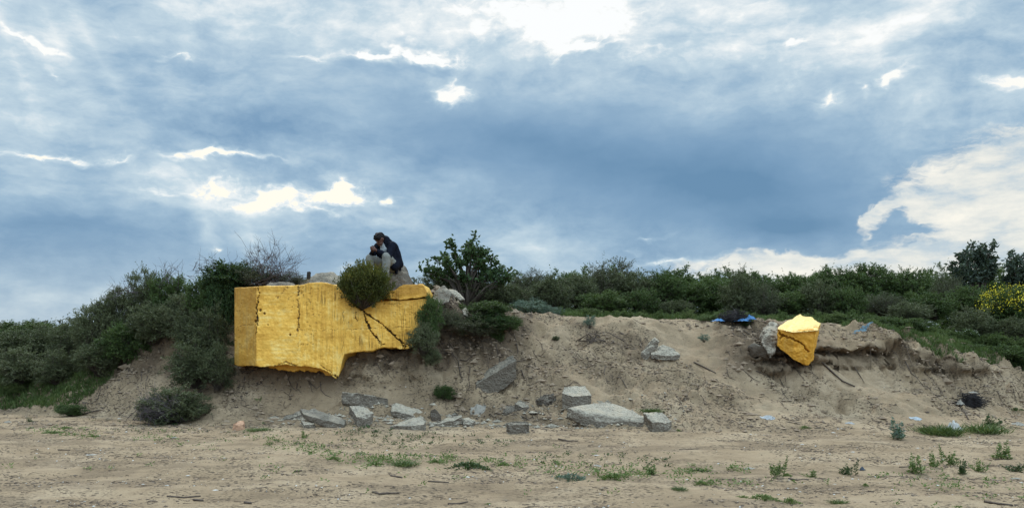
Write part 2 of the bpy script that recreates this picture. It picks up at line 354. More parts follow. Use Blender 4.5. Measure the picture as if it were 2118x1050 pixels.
# ---------------------------------------------------------------- terrain
K = {  # px column : (Y, py) of toe and five points up to the crest, then far height
 -300:[(20.5,846),(21.3,825),(22.2,800),(23,785),(24,775),(25.5,765),1.0],
 -60:[(19.9,850),(20.6,830),(21.3,805),(22,790),(23,778),(24.5,768),1.1],
 60:[(19.2,855),(19.9,828),(20.6,798),(21.4,780),(22.5,765),(24,752),1.3],
 170:[(18.3,860),(19.0,825),(19.7,785),(20.5,755),(21.5,735),(23,722),1.6],
 300:[(17.7,866),(18.3,828),(19.0,770),(19.6,722),(20.2,685),(21.3,662),2.1],
 400:[(17.2,868),(17.8,830),(18.4,770),(19.0,705),(19.6,650),(20.4,632),2.4],
 455:[(17.0,867),(17.5,838),(17.8,795),(18.2,725),(18.8,640),(19.6,605),2.7],
 500:[(16.9,866),(17.3,840),(17.6,800),(17.85,762),(18.7,640),(19.3,603),2.6],
 560:[(16.7,862),(17.1,845),(17.45,806),(17.7,768),(18.7,618),(19.3,592),2.6],
 640:[(16.6,860),(17.0,846),(17.3,815),(17.6,772),(18.6,612),(19.3,575),2.6],
 700:[(16.5,858),(16.9,840),(17.2,800),(17.5,742),(18.5,608),(19.3,580),2.6],
 760:[(16.3,862),(16.7,837),(17.05,790),(17.35,730),(18.4,606),(19.3,592),2.6],
 850:[(16.3,868),(16.8,827),(17.1,778),(17.4,728),(18.3,606),(19.2,592),2.5],
 905:[(16.3,872),(16.8,825),(17.3,770),(17.7,700),(18.2,622),(18.8,602),2.4],
 960:[(16.4,873),(17.0,820),(17.5,765),(17.9,715),(18.4,668),(19.0,640),2.2],
 1080:[(16.2,878),(16.9,825),(17.5,770),(18.1,715),(18.7,670),(19.2,652),2.25],
 1200:[(15.6,885),(16.5,835),(17.3,780),(18.1,722),(18.8,674),(19.4,656),2.2],
 1330:[(15.3,890),(16.3,840),(17.2,785),(18.1,727),(18.9,679),(19.5,662),2.15],
 1450:[(15.2,892),(16.3,838),(17.2,785),(18.1,730),(19.0,682),(19.6,665),2.1],
 1530:[(15.0,895),(16.2,848),(17.0,802),(17.6,760),(17.95,716),(19.3,665),2.1],
 1580:[(15.0,896),(16.2,852),(17.0,812),(17.5,778),(17.70,728),(19.0,666),2.1],
 1650:[(15.0,897),(16.2,855),(17.1,812),(17.6,772),(17.85,716),(18.9,666),2.1],
 1720:[(14.9,898),(16.2,855),(17.2,800),(17.8,756),(17.93,710),(18.7,668),2.05],
 1850:[(14.8,900),(16.2,862),(17.4,805),(18.0,760),(18.13,716),(19.0,691),1.9],
 1950:[(15.0,898),(16.4,865),(17.6,820),(18.1,779),(18.26,738),(19.2,712),1.8],
 2050:[(15.2,895),(16.5,865),(17.6,835),(18.1,805),(18.4,768),(19.4,742),1.6],
 2118:[(15.5,892),(17.0,860),(18.0,835),(18.4,812),(18.8,785),(19.8,762),1.5],
 2300:[(16,890),(17.5,860),(18.5,830),(19,805),(19.5,782),(20.5,768),1.3],
 2600:[(16,890),(17.5,860),(18.5,830),(19,810),(20,790),(21,775),1.2]}
PK = np.array(sorted(K)); tabY = np.array([[q[0] for q in K[p][:6]] for p in PK]); tabZ = np.array([[H-(q[1]-HZ)*q[0]/F for q in K[p][:6]] for p in PK]); tabF = np.array([K[p][6] for p in PK])
pf = np.arange(-300, 2601, 4.0)
def _rs(col):
    v = np.interp(pf, PK, col); k = np.exp(-0.5*(np.arange(-9, 10)/3.5)**2); k /= k.sum()
    return np.convolve(np.pad(v, 9, mode='edge'), k, 'valid')
FY = np.stack([_rs(tabY[:, i]) for i in range(6)]+[np.full(len(pf), 27.0), np.full(len(pf), 60.0)], 1)
FZ = np.stack([_rs(tabZ[:, i]) for i in range(6)]+[_rs(tabF), np.full(len(pf), 1.35)], 1)
FY = np.concatenate([np.full((len(pf), 1), 12.5), FY], 1); FZ = np.concatenate([np.zeros((len(pf), 1)), FZ], 1)
def base_h(X, Y):
    p = np.clip(CX+F*X/np.maximum(Y, 6.0), -300, 2600); f = (p+300)/4.0; i = np.clip(f.astype(int), 0, len(pf)-2); t = (f-i)
    ky = FY[i]*(1-t)[:, None]+FY[i+1]*t[:, None]; kz = FZ[i]*(1-t)[:, None]+FZ[i+1]*t[:, None]
    z = np.where(Y <= ky[:, 0], kz[:, 0], kz[:, -1])
    for j in range(ky.shape[1]-1):
        a, b = ky[:, j], ky[:, j+1]; m = (Y > a) & (Y <= b); tt = (Y-a)/(b-a); z = np.where(m, kz[:, j]+(kz[:, j+1]-kz[:, j])*tt, z)
    return z
def axis(lo, hi, step, far, grow=1.22):
    a = list(np.arange(lo, hi, step)); s = step; x = a[-1]
    while x < far: s *= grow; x += s; a.append(x)
    s = step; x = a[0]; pre = []
    while x > -far: s *= grow; x -= s; pre.append(x)
    return np.array(pre[::-1]+a)
gx = axis(-13.2, 13.2, 0.040, 900); gy = axis(7.6, 21.5, 0.032, 900)
GX, GY = np.meshgrid(gx, gy); sh = GX.shape; X = GX.ravel(); Y = GY.ravel(); P = CX+F*X/np.maximum(Y, 6.0)
Z = base_h(X, Y).reshape(sh)
def blur(Z, n):
    for _ in range(n):
        Z = (np.roll(Z, 1, 0)+Z*2+np.roll(Z, -1, 0))/4; Z = (np.roll(Z, 1, 1)+Z*2+np.roll(Z, -1, 1))/4
    return Z
Z = blur(Z, 9)
gyv, gxv = np.gradient(Z, gy, gx); slope = np.hypot(gxv, gyv).ravel(); Z = Z.ravel()
near = ss(Y, 3, 8)*(1-ss(Y, 24, 40))*(1-ss(np.abs(X), 14, 20))
stp = ss(slope, 0.12, 0.5)                           # on the bank
under = ss(P, 470, 500)*(1-ss(P, 700, 730))*ss(Y, 16.6, 17.0)  # smooth hollow under the block
cleanf = ss(vn2((X*0.9+Y*0.6)*0.9, (Y-X*0.5)*0.35, 5), 0.05, 0.5)*ss(P, 1080, 1250)*stp
rough = fbm2(X*1.3, Y*1.3, 11, 4)
mid = fbm2(X*5, Y*5, 21, 4, 0.6); fine_ = fbm2(X*16, Y*16, 31, 2, 0.6)
# runnels pointing down the bank, to the lower right
q1 = X*0.85+(Y-17)*1.25; runn = fbm2(q1*2.2, (Y-X*0.4)*0.6, 41, 3)
Z += near*stp*(rough*0.13*(1-under*0.7) + mid*0.078*(1-0.75*cleanf)*(1-under*0.7) + fine_*0.022*(1-0.85*cleanf) + (0.15*np.abs(runn)-0.04)*(1-0.5*cleanf)*ss(P, 880, 1100))
flat = near*(1-stp)
Z += flat*(fbm2(X*0.5, Y*1.1, 51, 3)*0.028 + fbm2(X*2.2, Y*5.5, 61, 4, 0.6)*0.014 + fbm2(X*9, Y*14, 71, 2)*0.005)
# low track ruts and small humps in front
Z += flat*(0.035*np.exp(-((Y-11.9-0.4*np.sin(X*0.35))/0.35)**2) - 0.03*np.exp(-((Y-10.6-0.3*np.sin(X*0.4+1))/0.3)**2))
Z += near*0.07*np.exp(-((X+2.2)/0.5)**2-((Y-15.9)/0.25)**2)
plat = near*ss(Y, 19, 20.5)*(1-stp)
zc = Z.copy()
# cliff faces: push in and out by layer so the cut edge overhangs
steep = ss(slope, 0.95, 1.9)*near
lay = fbm2(Z*9+X*0.15, X*0.35, 81, 3, 0.6); blk = fbm2(X*3.2, Z*5, 83, 4, 0.6)
push = steep*(lay*(0.15+0.14*ss(P, 1480, 1560))+blk*0.13)*(1-under)
Yd = Y - push
dirt = np.zeros_like(X)
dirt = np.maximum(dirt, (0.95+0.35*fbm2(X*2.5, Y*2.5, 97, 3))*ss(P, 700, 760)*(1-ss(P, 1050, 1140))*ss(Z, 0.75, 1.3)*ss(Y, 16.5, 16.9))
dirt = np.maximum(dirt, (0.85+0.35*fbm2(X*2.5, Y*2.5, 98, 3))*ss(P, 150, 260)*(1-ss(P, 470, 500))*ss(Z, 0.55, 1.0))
dirt = np.maximum(dirt, 0.62*under*ss(Z, 0.35, 0.85))  # shade under the gold block, painted in as darker sand
dirt = np.maximum(dirt, 0.75*steep*ss(lay+0.3*blk, -0.1, 0.5)*ss(P, 1440, 1500))  # dark soil layers of the cut edge, overhang shade painted in
dirt = np.maximum(dirt, 0.55*steep*ss(P, 1440, 1500))  # whole cut face darkened, its hanging shade put into the colour
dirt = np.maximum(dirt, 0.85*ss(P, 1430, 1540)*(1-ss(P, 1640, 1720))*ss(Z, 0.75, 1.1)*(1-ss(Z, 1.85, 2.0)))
dirt = np.maximum(dirt, 0.16*stp); dirt = np.maximum(dirt, 0.55*stp*ss(fbm2(q1*1.4, (Y-X*0.4)*0.7, 91, 3), 0.15, 0.7)*(1-cleanf))
dirt = np.maximum(dirt, 0.8*ss(Y, 20.2, 21.5)); dirt = np.maximum(dirt, 0.7*(1-ss(P, 60, 150))*ss(Y, 18.8, 19.8))
dirt = np.maximum(dirt, 0.42*flat*ss(fbm2(X*0.8, Y*2.2, 95, 4, 0.6), 0.1, 0.8))
dirt = np.clip(dirt, 0, 1)
Z += near*stp*dirt*(1-under*0.8)*(0.10*np.abs(fbm2(X*3.6, Y*3.6, 111, 4, 0.62))-0.03)
clean = np.maximum(cleanf, ss(P, 500, 560)*(1-ss(P, 690, 720))*ss(Y, 16.5, 16.9)*0.8)
nr, nc = sh; idx = np.arange(nr*nc).reshape(sh)
tf = np.stack([idx[:-1, :-1], idx[:-1, 1:], idx[1:, 1:], idx[1:, :-1]], -1).reshape(-1, 4)
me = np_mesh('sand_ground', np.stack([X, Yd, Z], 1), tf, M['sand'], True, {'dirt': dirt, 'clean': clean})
tag(link('sand_ground', me), kind='structure')
ZG = Z.reshape(sh); SG = slope.reshape(sh); DG = dirt.reshape(sh); CG = clean.reshape(sh)
def samp(A, x, y):
    x = np.atleast_1d(np.asarray(x, float)); y = np.atleast_1d(np.asarray(y, float))
    i = np.clip(np.searchsorted(gx, x)-1, 0, len(gx)-2); j = np.clip(np.searchsorted(gy, y)-1, 0, len(gy)-2)
    u = np.clip((x-gx[i])/(gx[i+1]-gx[i]), 0, 1); v = np.clip((y-gy[j])/(gy[j+1]-gy[j]), 0, 1)
    return (A[j, i]*(1-u)+A[j, i+1]*u)*(1-v)+(A[j+1, i]*(1-u)+A[j+1, i+1]*u)*v
def T(x, y): return float(samp(ZG, x, y)[0])
def ground(px, py):
    """the point of the terrain seen at this place"""
    Ys = np.arange(8.0, 26, 0.01); xs = (px-CX)*Ys/F; zr = H-(py-HZ)*Ys/F; d = zr-samp(ZG, xs, Ys)
    k = np.argmax(d <= 0) if (d <= 0).any() else len(Ys)-1
    return Vector((xs[k], Ys[k], float(samp(ZG, xs[k], Ys[k])[0])))

# ---------------------------------------------------------------- gold bunker
def poly_px(lst, Y): return np.array([[(a-CX)*Y/F, H-(b-HZ)*Y/F] for a, b in lst])
def dist_poly(x, z, pl):
    best = np.full(x.shape, 9.0)
    for (x0, z0), (x1, z1) in zip(pl[:-1], pl[1:]):
        d2 = (x1-x0)**2+(z1-z0)**2; t = np.clip(((x-x0)*(x1-x0)+(z-z0)*(z1-z0))/d2, 0, 1)
        best = np.minimum(best, np.hypot(x-x0-t*(x1-x0), z-z0-t*(z1-z0)))
    return best
def shell(name, mat, path, top, bot, depthY, step=0.012, rows=130, cracks=(), grime_shade=0.5, panel=None, rag=0.012, parent=None, holes=(), edge_r=0.013):
    """wall piece: front follows path [(x, y)], silhouette from top(px) / bot(px) at the front, solid back to y = depthY"""
    xs, ys = [], []
    for (x0, y0), (x1, y1) in zip(path[:-1], path[1:]):
        n = max(2, int(math.hypot(x1-x0, y1-y0)/step)); t = np.arange(n)/n
        xs += list(x0+(x1-x0)*t); ys += list(y0+(y1-y0)*t)
    xs.append(path[-1][0]); ys.append(path[-1][1]); xs = np.array(xs); ys = np.array(ys)
    px = CX+F*xs/ys; zt = H-(np.interp(px, *zip(*top))-HZ)*ys/F; zb = H-(np.interp(px, *zip(*bot))-HZ)*ys/F
    zt += rag*0.6*fbm2(xs*9, xs*0, 7, 4, 0.65); zb += rag*1.4*fbm2(xs*7, xs*0+5, 9, 4, 0.65)
    n = len(xs); t = np.linspace(0, 1, rows)[None, :]
    Zf = zb[:, None]+(zt-zb)[:, None]*t; Xf = np.repeat(xs[:, None], rows, 1); Yf = np.repeat(ys[:, None], rows, 1)
    dep = np.zeros_like(Xf); cr = np.zeros_like(Xf)
    for pl, w, depth, dk in cracks:
        jx = Xf+0.020*fbm2(Xf*22, Zf*22, 3, 3, 0.6); jz = Zf+0.020*fbm2(Xf*22+9, Zf*22, 4, 3, 0.6)
        d = dist_poly(jx, jz, pl); w_ = w*0.85*(1+0.75*vn2(Xf*9, Zf*9, 12)); k = 1-ss(d, w_*0.45, w_)
        dep = np.maximum(dep, k*depth); cr = np.maximum(cr, k*dk)
    edge = np.minimum(zt[:, None]-Zf, Zf-zb[:, None])
    rn = fbm2(Xf*7, Zf*7, 15, 4, 0.6); rn2 = fbm2(Xf*30, Zf*30, 19, 3, 0.6)
    dep += edge_r*(1-ss(edge, 0, edge_r))*(0.7+0.8*rn) + 0.006*rn + 0.0025*rn2
    pits = ss(vn2(Xf*26, Zf*26, 23)*0.7+0.6*vn2(Xf*70, Zf*70, 24)+0.35*vn2(Xf*2, Zf*2, 25), 0.82, 1.05); dep += pits*0.012; cr = np.maximum(cr, pits*0.5)
    for (hx, hz, hr) in holes:
        d = np.hypot(Xf-hx, Zf-hz)+0.01*rn; k = 1-ss(d, hr*0.5, hr); dep += k*0.05; cr = np.maximum(cr, 0.8*k)
    Yf = Yf+dep
    gr = np.clip(grime_shade*(1-ss(zt[:, None]-Zf, 0.03, 0.45)) + 0.85*(1-ss(CX+F*Xf/Yf, 529, 532)) + 0.25*ss(CX+F*Xf/Yf, 690, 760)*ss(vn2(Xf*3, Zf*2, 44), -.2, .6), 0, 1)  # middle term: left chamfer, brown stains plus painted-in shade
    pn = np.zeros_like(Xf) if panel is None else panel(CX+F*Xf/Yf)
    # back over the top, down the back, forward underneath
    nt_, nb = 9, 4
    tt = (np.arange(1, nt_+1)/nt_)[None, :]
    yb = depthY
    Yt = Yf[:, -1:]+(yb-Yf[:, -1:])*tt; Xt = np.repeat(xs[:, None], nt_, 1)*(1+0*tt); Zt = Zf[:, -1:]+0.02*fbm2(Xt*4, Yt*4, 27, 3)+0*tt
    zb_s = np.interp(np.arange(n), np.arange(0, n, 20), np.maximum(zb, np.median(zb))[::20])
    tb = (np.arange(1, nb+1)/nb)[None, :]
    Zk = Zt[:, -1:]+(zb_s[:, None]-Zt[:, -1:])*tb; Yk = np.full_like(Zk, yb); Xk = np.repeat(xs[:, None], nb, 1)
    tu = (np.arange(1, nt_)/nt_)[None, :]
    Yu = yb+(Yf[:, :1]-yb)*tu; Zu = zb_s[:, None]+(Zf[:, :1]-zb_s[:, None])*tu**2+0.03*fbm2(Xt[:, :nt_-1]*5, Yu*5, 29, 3); Xu = np.repeat(xs[:, None], nt_-1, 1)
    XX = np.concatenate([Xf, Xt, Xk, Xu], 1); YY = np.concatenate([Yf, Yt, Yk, Yu], 1); ZZ = np.concatenate([Zf, Zt, Zk, Zu], 1); m = XX.shape[1]
    z0 = np.zeros((n, m-rows)); CR = np.concatenate([cr, z0], 1); GR = np.concatenate([gr, z0], 1); PN = np.concatenate([pn, z0+0.5], 1)
    i = np.arange(n*m).reshape(n, m); j = np.roll(i, -1, 1)
    f = np.stack([i[:-1], i[1:], j[1:], j[:-1]], -1).reshape(-1, 4)
    me = np_mesh(name, np.stack([XX.ravel(), YY.ravel(), ZZ.ravel()], 1), f, mat, True, {'crack': CR.ravel(), 'grime_shade': GR.ravel(), 'panel': PN.ravel()})
    bm = bmesh.new(); bm.from_mesh(me); bm.verts.ensure_lookup_table()
    for r in (i[0], i[-1]):
        try: bm.faces.new([bm.verts[int(q)] for q in r])
        except Exception: pass
    bmesh.ops.recalc_face_normals(bm, faces=bm.faces); bm.to_mesh(me); bm.free()
    me.polygons.foreach_set('use_smooth', np.ones(len(me.polygons), bool))
    return link(name, me, parent)
YB = 17.0
bunker = empty('concrete_bunker', (0, 0, 0), 'large cracked concrete block painted gold, jutting from the dune under the seated person', 'concrete bunker')
crk = [(poly_px([(533,592),(536,606),(532,625),(531,650),(532,668),(529,692)], YB), 0.016, 0.05, 1.0),
 (poly_px([(617,590),(618,602),(613,616),(619,640),(617,662),(616,684)], YB), 0.012, 0.03, 0.95),
 (poly_px([(616,684),(615,700),(616,716)], YB), 0.007, 0.01, 0.5),
 (poly_px([(612,682),(660,683),(700,681),(745,680),(800,678),(850,676)], YB), 0.006, 0.012, 0.55),
 (poly_px([(486,673),(531,672)], YB), 0.007, 0.012, 0.6),
 (poly_px([(712,600),(724,612),(738,632),(749,642)], YB), 0.030, 0.12, 1.0),
 (poly_px([(749,642),(757,660),(765,680),(781,703),(790,716)], YB), 0.020, 0.07, 1.0),
 (poly_px([(749,642),(768,655),(785,666),(806,684),(824,702),(838,718)], YB), 0.020, 0.07, 1.0),
 (poly_px([(781,703),(794,712)], YB), 0.012, 0.04, 0.9), (poly_px([(820,698),(848,716)], YB), 0.012, 0.04, 0.9),
 (poly_px([(736,645),(737,665)], YB), 0.012, 0.03, 0.8), (poly_px([(711,690),(707,735)], YB), 0.006, 0.01, 0.5),
 (poly_px([(709,643),(712,668)], YB), 0.008, 0.01, 0.6), (poly_px([(620,604),(700,604)], YB), 0.006, 0.008, 0.45), (poly_px([(797,630),(838,628)], YB), 0.006, 0.01, 0.45),
 (poly_px([(565,757),(590,749),(612,756)], YB), 0.012, 0.03, 0.6), (poly_px([(662,754),(680,768),(696,780)], YB), 0.012, 0.05, 0.9)]
hl = [((a-CX)*YB/F, H-(b-HZ)*YB/F, r) for a, b, r in [(528,664,.035),(538,641,.03),(547,648,.016),(554,671,.014),(575,683,.010),(546,723,.012),(540,733,.01),(600,692,.01),(703,738,.012),(653,717,.008)]]
path = [((485-CX)*17.46/F, 17.46), ((530-CX)*YB/F, YB), ((882-CX)*YB/F, YB)]
top = [(480,595),(530,592),(560,590.5),(600,590),(625,589),(640,585),(665,583),(690,588),(712,596),(722,605),(740,619),(745,621),(800,622),(850,620),(890,616)]
bot = [(480,755),(530,757),(565,758),(590,753),(612,757),(640,758),(660,762),(674,768),(688,779),(695,784),(699,781),(703,770),(707,748),(712,733),(730,729),(760,727),(775,724),(790,718),(820,720),(845,721),(856,714),(868,700),(880,690),(890,690)]
shell('wall_face', M['gold'], path, top, bot, 18.45, rag=0.006, cracks=crk, grime_shade=0.45, panel=lambda p: ss(p, 528, 532)*(1-ss(p, 612, 618)), parent=bunker, holes=hl)
shell('top_slab', M['gold'], [((768-CX)*16.96/F, 16.96), ((884-CX)*16.96/F, 16.96)],
      [(760,610),(772,606),(800,602),(815,601),(826,592),(834,588.5),(872,588),(875,590),(884,605),(886,608)], [(760,618),(800,618),(840,619),(860,616),(880,613),(890,611)], 18.3, rows=40, grime_shade=0.9, parent=bunker, edge_r=0.006, rag=0.008)
shell('broken_underside', M['gold_shaded'], [((556-CX)*17.26/F, 17.26), ((694-CX)*17.26/F, 17.26)],
      [(550,752),(700,752)], [(556,757),(562,762),(575,767),(600,765),(640,768),(660,768),(672,774),(684,782),(691,785),(700,783)], 17.7, rows=30, grime_shade=0.0, rag=0.03, parent=bunker)

# ---------------------------------------------------------------- chunks of rock and concrete
def remesh_points(name, bm_or_pts, mat, voxel=0.02, amp=0.012, sc=9.0, seed=0, smooth_it=0, shade=True, sharp_amp=0.0, sharp=False):
    if isinstance(bm_or_pts, bmesh.types.BMesh): bm = bm_or_pts
    else:
        bm = bmesh.new(); [bm.verts.new(p) for p in bm_or_pts]
        r = bmesh.ops.convex_hull(bm, input=bm.verts); bmesh.ops.delete(bm, geom=[v for v in r['geom_interior'] if isinstance(v, bmesh.types.BMVert)], context='VERTS')
        bmesh.ops.recalc_face_normals(bm, faces=bm.faces)
    me = bpy.data.meshes.new(name); bm.to_mesh(me); bm.free()
    ob = bpy.data.objects.new('temporary', me); COL.objects.link(ob)
    md = ob.modifiers.new('r', 'REMESH'); md.mode = 'VOXEL'; md.voxel_size = voxel
    if sharp: md.mode = 'SHARP'; md.octree_depth = sharp if sharp > 1 else 6; md.scale = 0.95; md.use_remove_disconnected = False
    if smooth_it: ms = ob.modifiers.new('s', 'SMOOTH'); ms.iterations = smooth_it; ms.factor = 0.5
    dg = bpy.context.evaluated_depsgraph_get(); dg.update(); m2 = bpy.data.meshes.new_from_object(ob.evaluated_get(dg)); bpy.data.objects.remove(ob)
    n = len(m2.vertices); co = np.empty(n*3, np.float32); m2.vertices.foreach_get('co', co); co = co.reshape(-1, 3).astype(float)
    no = np.empty(n*3, np.float32); m2.vertices.foreach_get('normal', no); no = no.reshape(-1, 3)
    if amp: co += no*(amp*fbm3(co, sc, seed, 4, 0.6))[:, None]
    if sharp_amp: co += no*(-sharp_amp*np.abs(fbm3(co, sc*0.5, seed+9, 3, 0.6)))[:, None]
    m2.vertices.foreach_set('co', co.astype(np.float32).ravel()); m2.name = name
    m2.materials.clear(); m2.materials.append(mat); m2.polygons.foreach_set('use_smooth', np.full(len(m2.polygons), shade)); m2.update()
    for a in ('crack', 'grime_shade', 'panel'): pass
    return m2
def chunk(name, label, cat, pts, thick, base, mat='concrete', group=None, spread=0.0, back=0.0, voxel=0.014, amp=0.020, sc=6, seed=None, name2=None, parent=None):
    """pts: (px, py, dY) corners of the upper face; base (px, py) where its foot meets the ground"""
    gb = ground(*base); Y0 = gb.y; P_ = [W(a, b, Y0+d) for a, b, d in pts]
    c = sum(P_, Vector())/len(P_); low = [Vector((c.x+(q.x-c.x)*(1+spread), c.y+(q.y-c.y)*(1+spread)+back, q.z-thick)) for q in P_]
    allp = [q-c for q in P_+low]
    me = remesh_points(name, allp, M[mat], voxel, amp, sc, seed if seed is not None else int(abs(c.x*37+c.y*11)*10) % 997, sharp_amp=amp*0.6, sharp=True)
    o = link(name, me, loc=c); tag(o, label, cat, group); return o
RB = 'broken concrete rubble on the sand bank'
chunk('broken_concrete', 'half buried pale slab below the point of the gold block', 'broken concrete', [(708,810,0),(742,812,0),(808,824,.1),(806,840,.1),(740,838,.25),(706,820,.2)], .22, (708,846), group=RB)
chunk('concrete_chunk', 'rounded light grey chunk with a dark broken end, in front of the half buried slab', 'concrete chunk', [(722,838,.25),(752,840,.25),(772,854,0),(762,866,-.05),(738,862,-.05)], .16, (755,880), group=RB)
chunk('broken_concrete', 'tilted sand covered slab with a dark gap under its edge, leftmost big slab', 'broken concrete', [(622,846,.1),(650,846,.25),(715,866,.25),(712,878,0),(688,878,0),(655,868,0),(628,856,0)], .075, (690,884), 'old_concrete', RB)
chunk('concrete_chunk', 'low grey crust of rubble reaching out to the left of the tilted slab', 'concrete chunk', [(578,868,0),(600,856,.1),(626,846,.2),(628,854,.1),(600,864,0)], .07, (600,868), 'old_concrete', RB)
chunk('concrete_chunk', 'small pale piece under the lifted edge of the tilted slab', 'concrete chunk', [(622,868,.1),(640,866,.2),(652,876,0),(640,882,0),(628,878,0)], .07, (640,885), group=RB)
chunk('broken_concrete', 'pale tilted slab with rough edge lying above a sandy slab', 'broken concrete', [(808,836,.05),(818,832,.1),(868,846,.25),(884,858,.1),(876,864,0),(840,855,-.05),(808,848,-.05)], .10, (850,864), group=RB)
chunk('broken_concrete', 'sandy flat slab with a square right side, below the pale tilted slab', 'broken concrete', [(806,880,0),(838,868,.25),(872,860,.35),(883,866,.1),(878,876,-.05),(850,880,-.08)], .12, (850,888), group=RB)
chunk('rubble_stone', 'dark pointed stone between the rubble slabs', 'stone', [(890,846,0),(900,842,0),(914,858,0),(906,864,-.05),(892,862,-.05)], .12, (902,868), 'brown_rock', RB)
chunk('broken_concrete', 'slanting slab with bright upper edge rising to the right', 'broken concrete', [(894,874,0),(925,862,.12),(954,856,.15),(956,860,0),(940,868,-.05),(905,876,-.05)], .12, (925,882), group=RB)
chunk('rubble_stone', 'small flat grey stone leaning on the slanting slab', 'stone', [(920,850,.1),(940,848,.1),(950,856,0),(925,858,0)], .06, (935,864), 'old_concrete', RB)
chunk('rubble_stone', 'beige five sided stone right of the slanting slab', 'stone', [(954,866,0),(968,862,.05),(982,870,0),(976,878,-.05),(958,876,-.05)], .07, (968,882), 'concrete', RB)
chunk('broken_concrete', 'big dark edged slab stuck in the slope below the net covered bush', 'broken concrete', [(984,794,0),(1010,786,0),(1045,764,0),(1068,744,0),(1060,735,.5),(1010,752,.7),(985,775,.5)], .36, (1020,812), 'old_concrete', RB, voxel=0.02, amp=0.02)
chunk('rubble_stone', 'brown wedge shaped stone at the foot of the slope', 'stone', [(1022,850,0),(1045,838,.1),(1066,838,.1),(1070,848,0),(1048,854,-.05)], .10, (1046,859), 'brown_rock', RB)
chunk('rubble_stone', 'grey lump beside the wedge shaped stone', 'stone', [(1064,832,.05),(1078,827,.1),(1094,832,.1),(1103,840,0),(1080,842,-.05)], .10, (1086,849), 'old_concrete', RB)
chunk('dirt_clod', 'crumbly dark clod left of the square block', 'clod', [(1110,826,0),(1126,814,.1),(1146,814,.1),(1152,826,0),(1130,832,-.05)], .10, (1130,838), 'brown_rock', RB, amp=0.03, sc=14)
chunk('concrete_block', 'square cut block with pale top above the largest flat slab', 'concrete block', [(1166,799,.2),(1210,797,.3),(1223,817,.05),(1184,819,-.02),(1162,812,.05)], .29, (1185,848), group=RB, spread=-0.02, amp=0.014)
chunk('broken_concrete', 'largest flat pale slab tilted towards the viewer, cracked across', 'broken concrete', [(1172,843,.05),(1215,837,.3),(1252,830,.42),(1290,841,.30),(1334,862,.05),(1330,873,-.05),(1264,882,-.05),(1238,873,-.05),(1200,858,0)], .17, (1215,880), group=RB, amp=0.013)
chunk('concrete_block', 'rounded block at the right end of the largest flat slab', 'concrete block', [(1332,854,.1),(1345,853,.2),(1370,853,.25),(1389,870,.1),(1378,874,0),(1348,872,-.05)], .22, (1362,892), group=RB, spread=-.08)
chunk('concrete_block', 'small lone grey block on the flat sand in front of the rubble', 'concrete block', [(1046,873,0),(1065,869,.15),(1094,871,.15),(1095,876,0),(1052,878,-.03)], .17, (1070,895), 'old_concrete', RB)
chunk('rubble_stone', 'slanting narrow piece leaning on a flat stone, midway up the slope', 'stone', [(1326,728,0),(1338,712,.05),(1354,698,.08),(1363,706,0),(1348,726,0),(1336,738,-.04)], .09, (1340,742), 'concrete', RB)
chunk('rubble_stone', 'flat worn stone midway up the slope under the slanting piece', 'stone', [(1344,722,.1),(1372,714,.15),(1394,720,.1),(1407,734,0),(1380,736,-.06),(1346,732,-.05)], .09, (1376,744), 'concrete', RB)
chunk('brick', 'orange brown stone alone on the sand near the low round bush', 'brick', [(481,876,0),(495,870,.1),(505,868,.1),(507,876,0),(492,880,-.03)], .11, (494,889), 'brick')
# rubble on top of the mound
def lump(name, label, cat, pts3, mat, group=None, voxel=0.025, amp=0.03, sc=5, seed=1):
    P_ = [W(a, b, y) for a, b, y in pts3]; c = sum(P_, Vector())/len(P_)
    me = remesh_points(name, [q-c for q in P_], M[mat], voxel, amp, sc, seed, sharp_amp=amp*0.7)
    return tag(link(name, me, loc=c), label, cat, group)
TB = 'weathered concrete lumps on top of the bank'
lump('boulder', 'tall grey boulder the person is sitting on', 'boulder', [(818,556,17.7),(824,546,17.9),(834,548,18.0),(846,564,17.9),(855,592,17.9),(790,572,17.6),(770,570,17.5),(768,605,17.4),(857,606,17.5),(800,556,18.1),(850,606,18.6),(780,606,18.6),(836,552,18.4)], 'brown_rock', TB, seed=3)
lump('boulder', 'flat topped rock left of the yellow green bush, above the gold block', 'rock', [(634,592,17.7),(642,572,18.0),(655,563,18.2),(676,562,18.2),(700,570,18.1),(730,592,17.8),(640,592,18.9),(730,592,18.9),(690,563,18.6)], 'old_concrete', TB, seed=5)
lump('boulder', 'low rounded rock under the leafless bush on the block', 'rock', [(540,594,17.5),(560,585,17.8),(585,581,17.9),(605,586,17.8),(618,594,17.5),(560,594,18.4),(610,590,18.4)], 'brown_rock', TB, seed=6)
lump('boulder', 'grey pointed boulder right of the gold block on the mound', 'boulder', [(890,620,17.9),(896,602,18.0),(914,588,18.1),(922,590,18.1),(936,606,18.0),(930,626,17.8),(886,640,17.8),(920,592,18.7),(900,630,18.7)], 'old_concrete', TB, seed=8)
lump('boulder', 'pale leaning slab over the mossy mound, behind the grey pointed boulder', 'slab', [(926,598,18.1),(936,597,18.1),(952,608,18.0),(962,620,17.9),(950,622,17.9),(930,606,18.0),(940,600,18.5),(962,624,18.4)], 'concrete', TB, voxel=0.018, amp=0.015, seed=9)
lump('boulder', 'small pale stone caught in the net on the mossy mound', 'stone', [(954,640,17.75),(962,633,17.8),(971,640,17.75),(969,656,17.6),(958,650,17.6),(964,645,18.0)], 'concrete', TB, voxel=0.018, amp=0.015, seed=10)
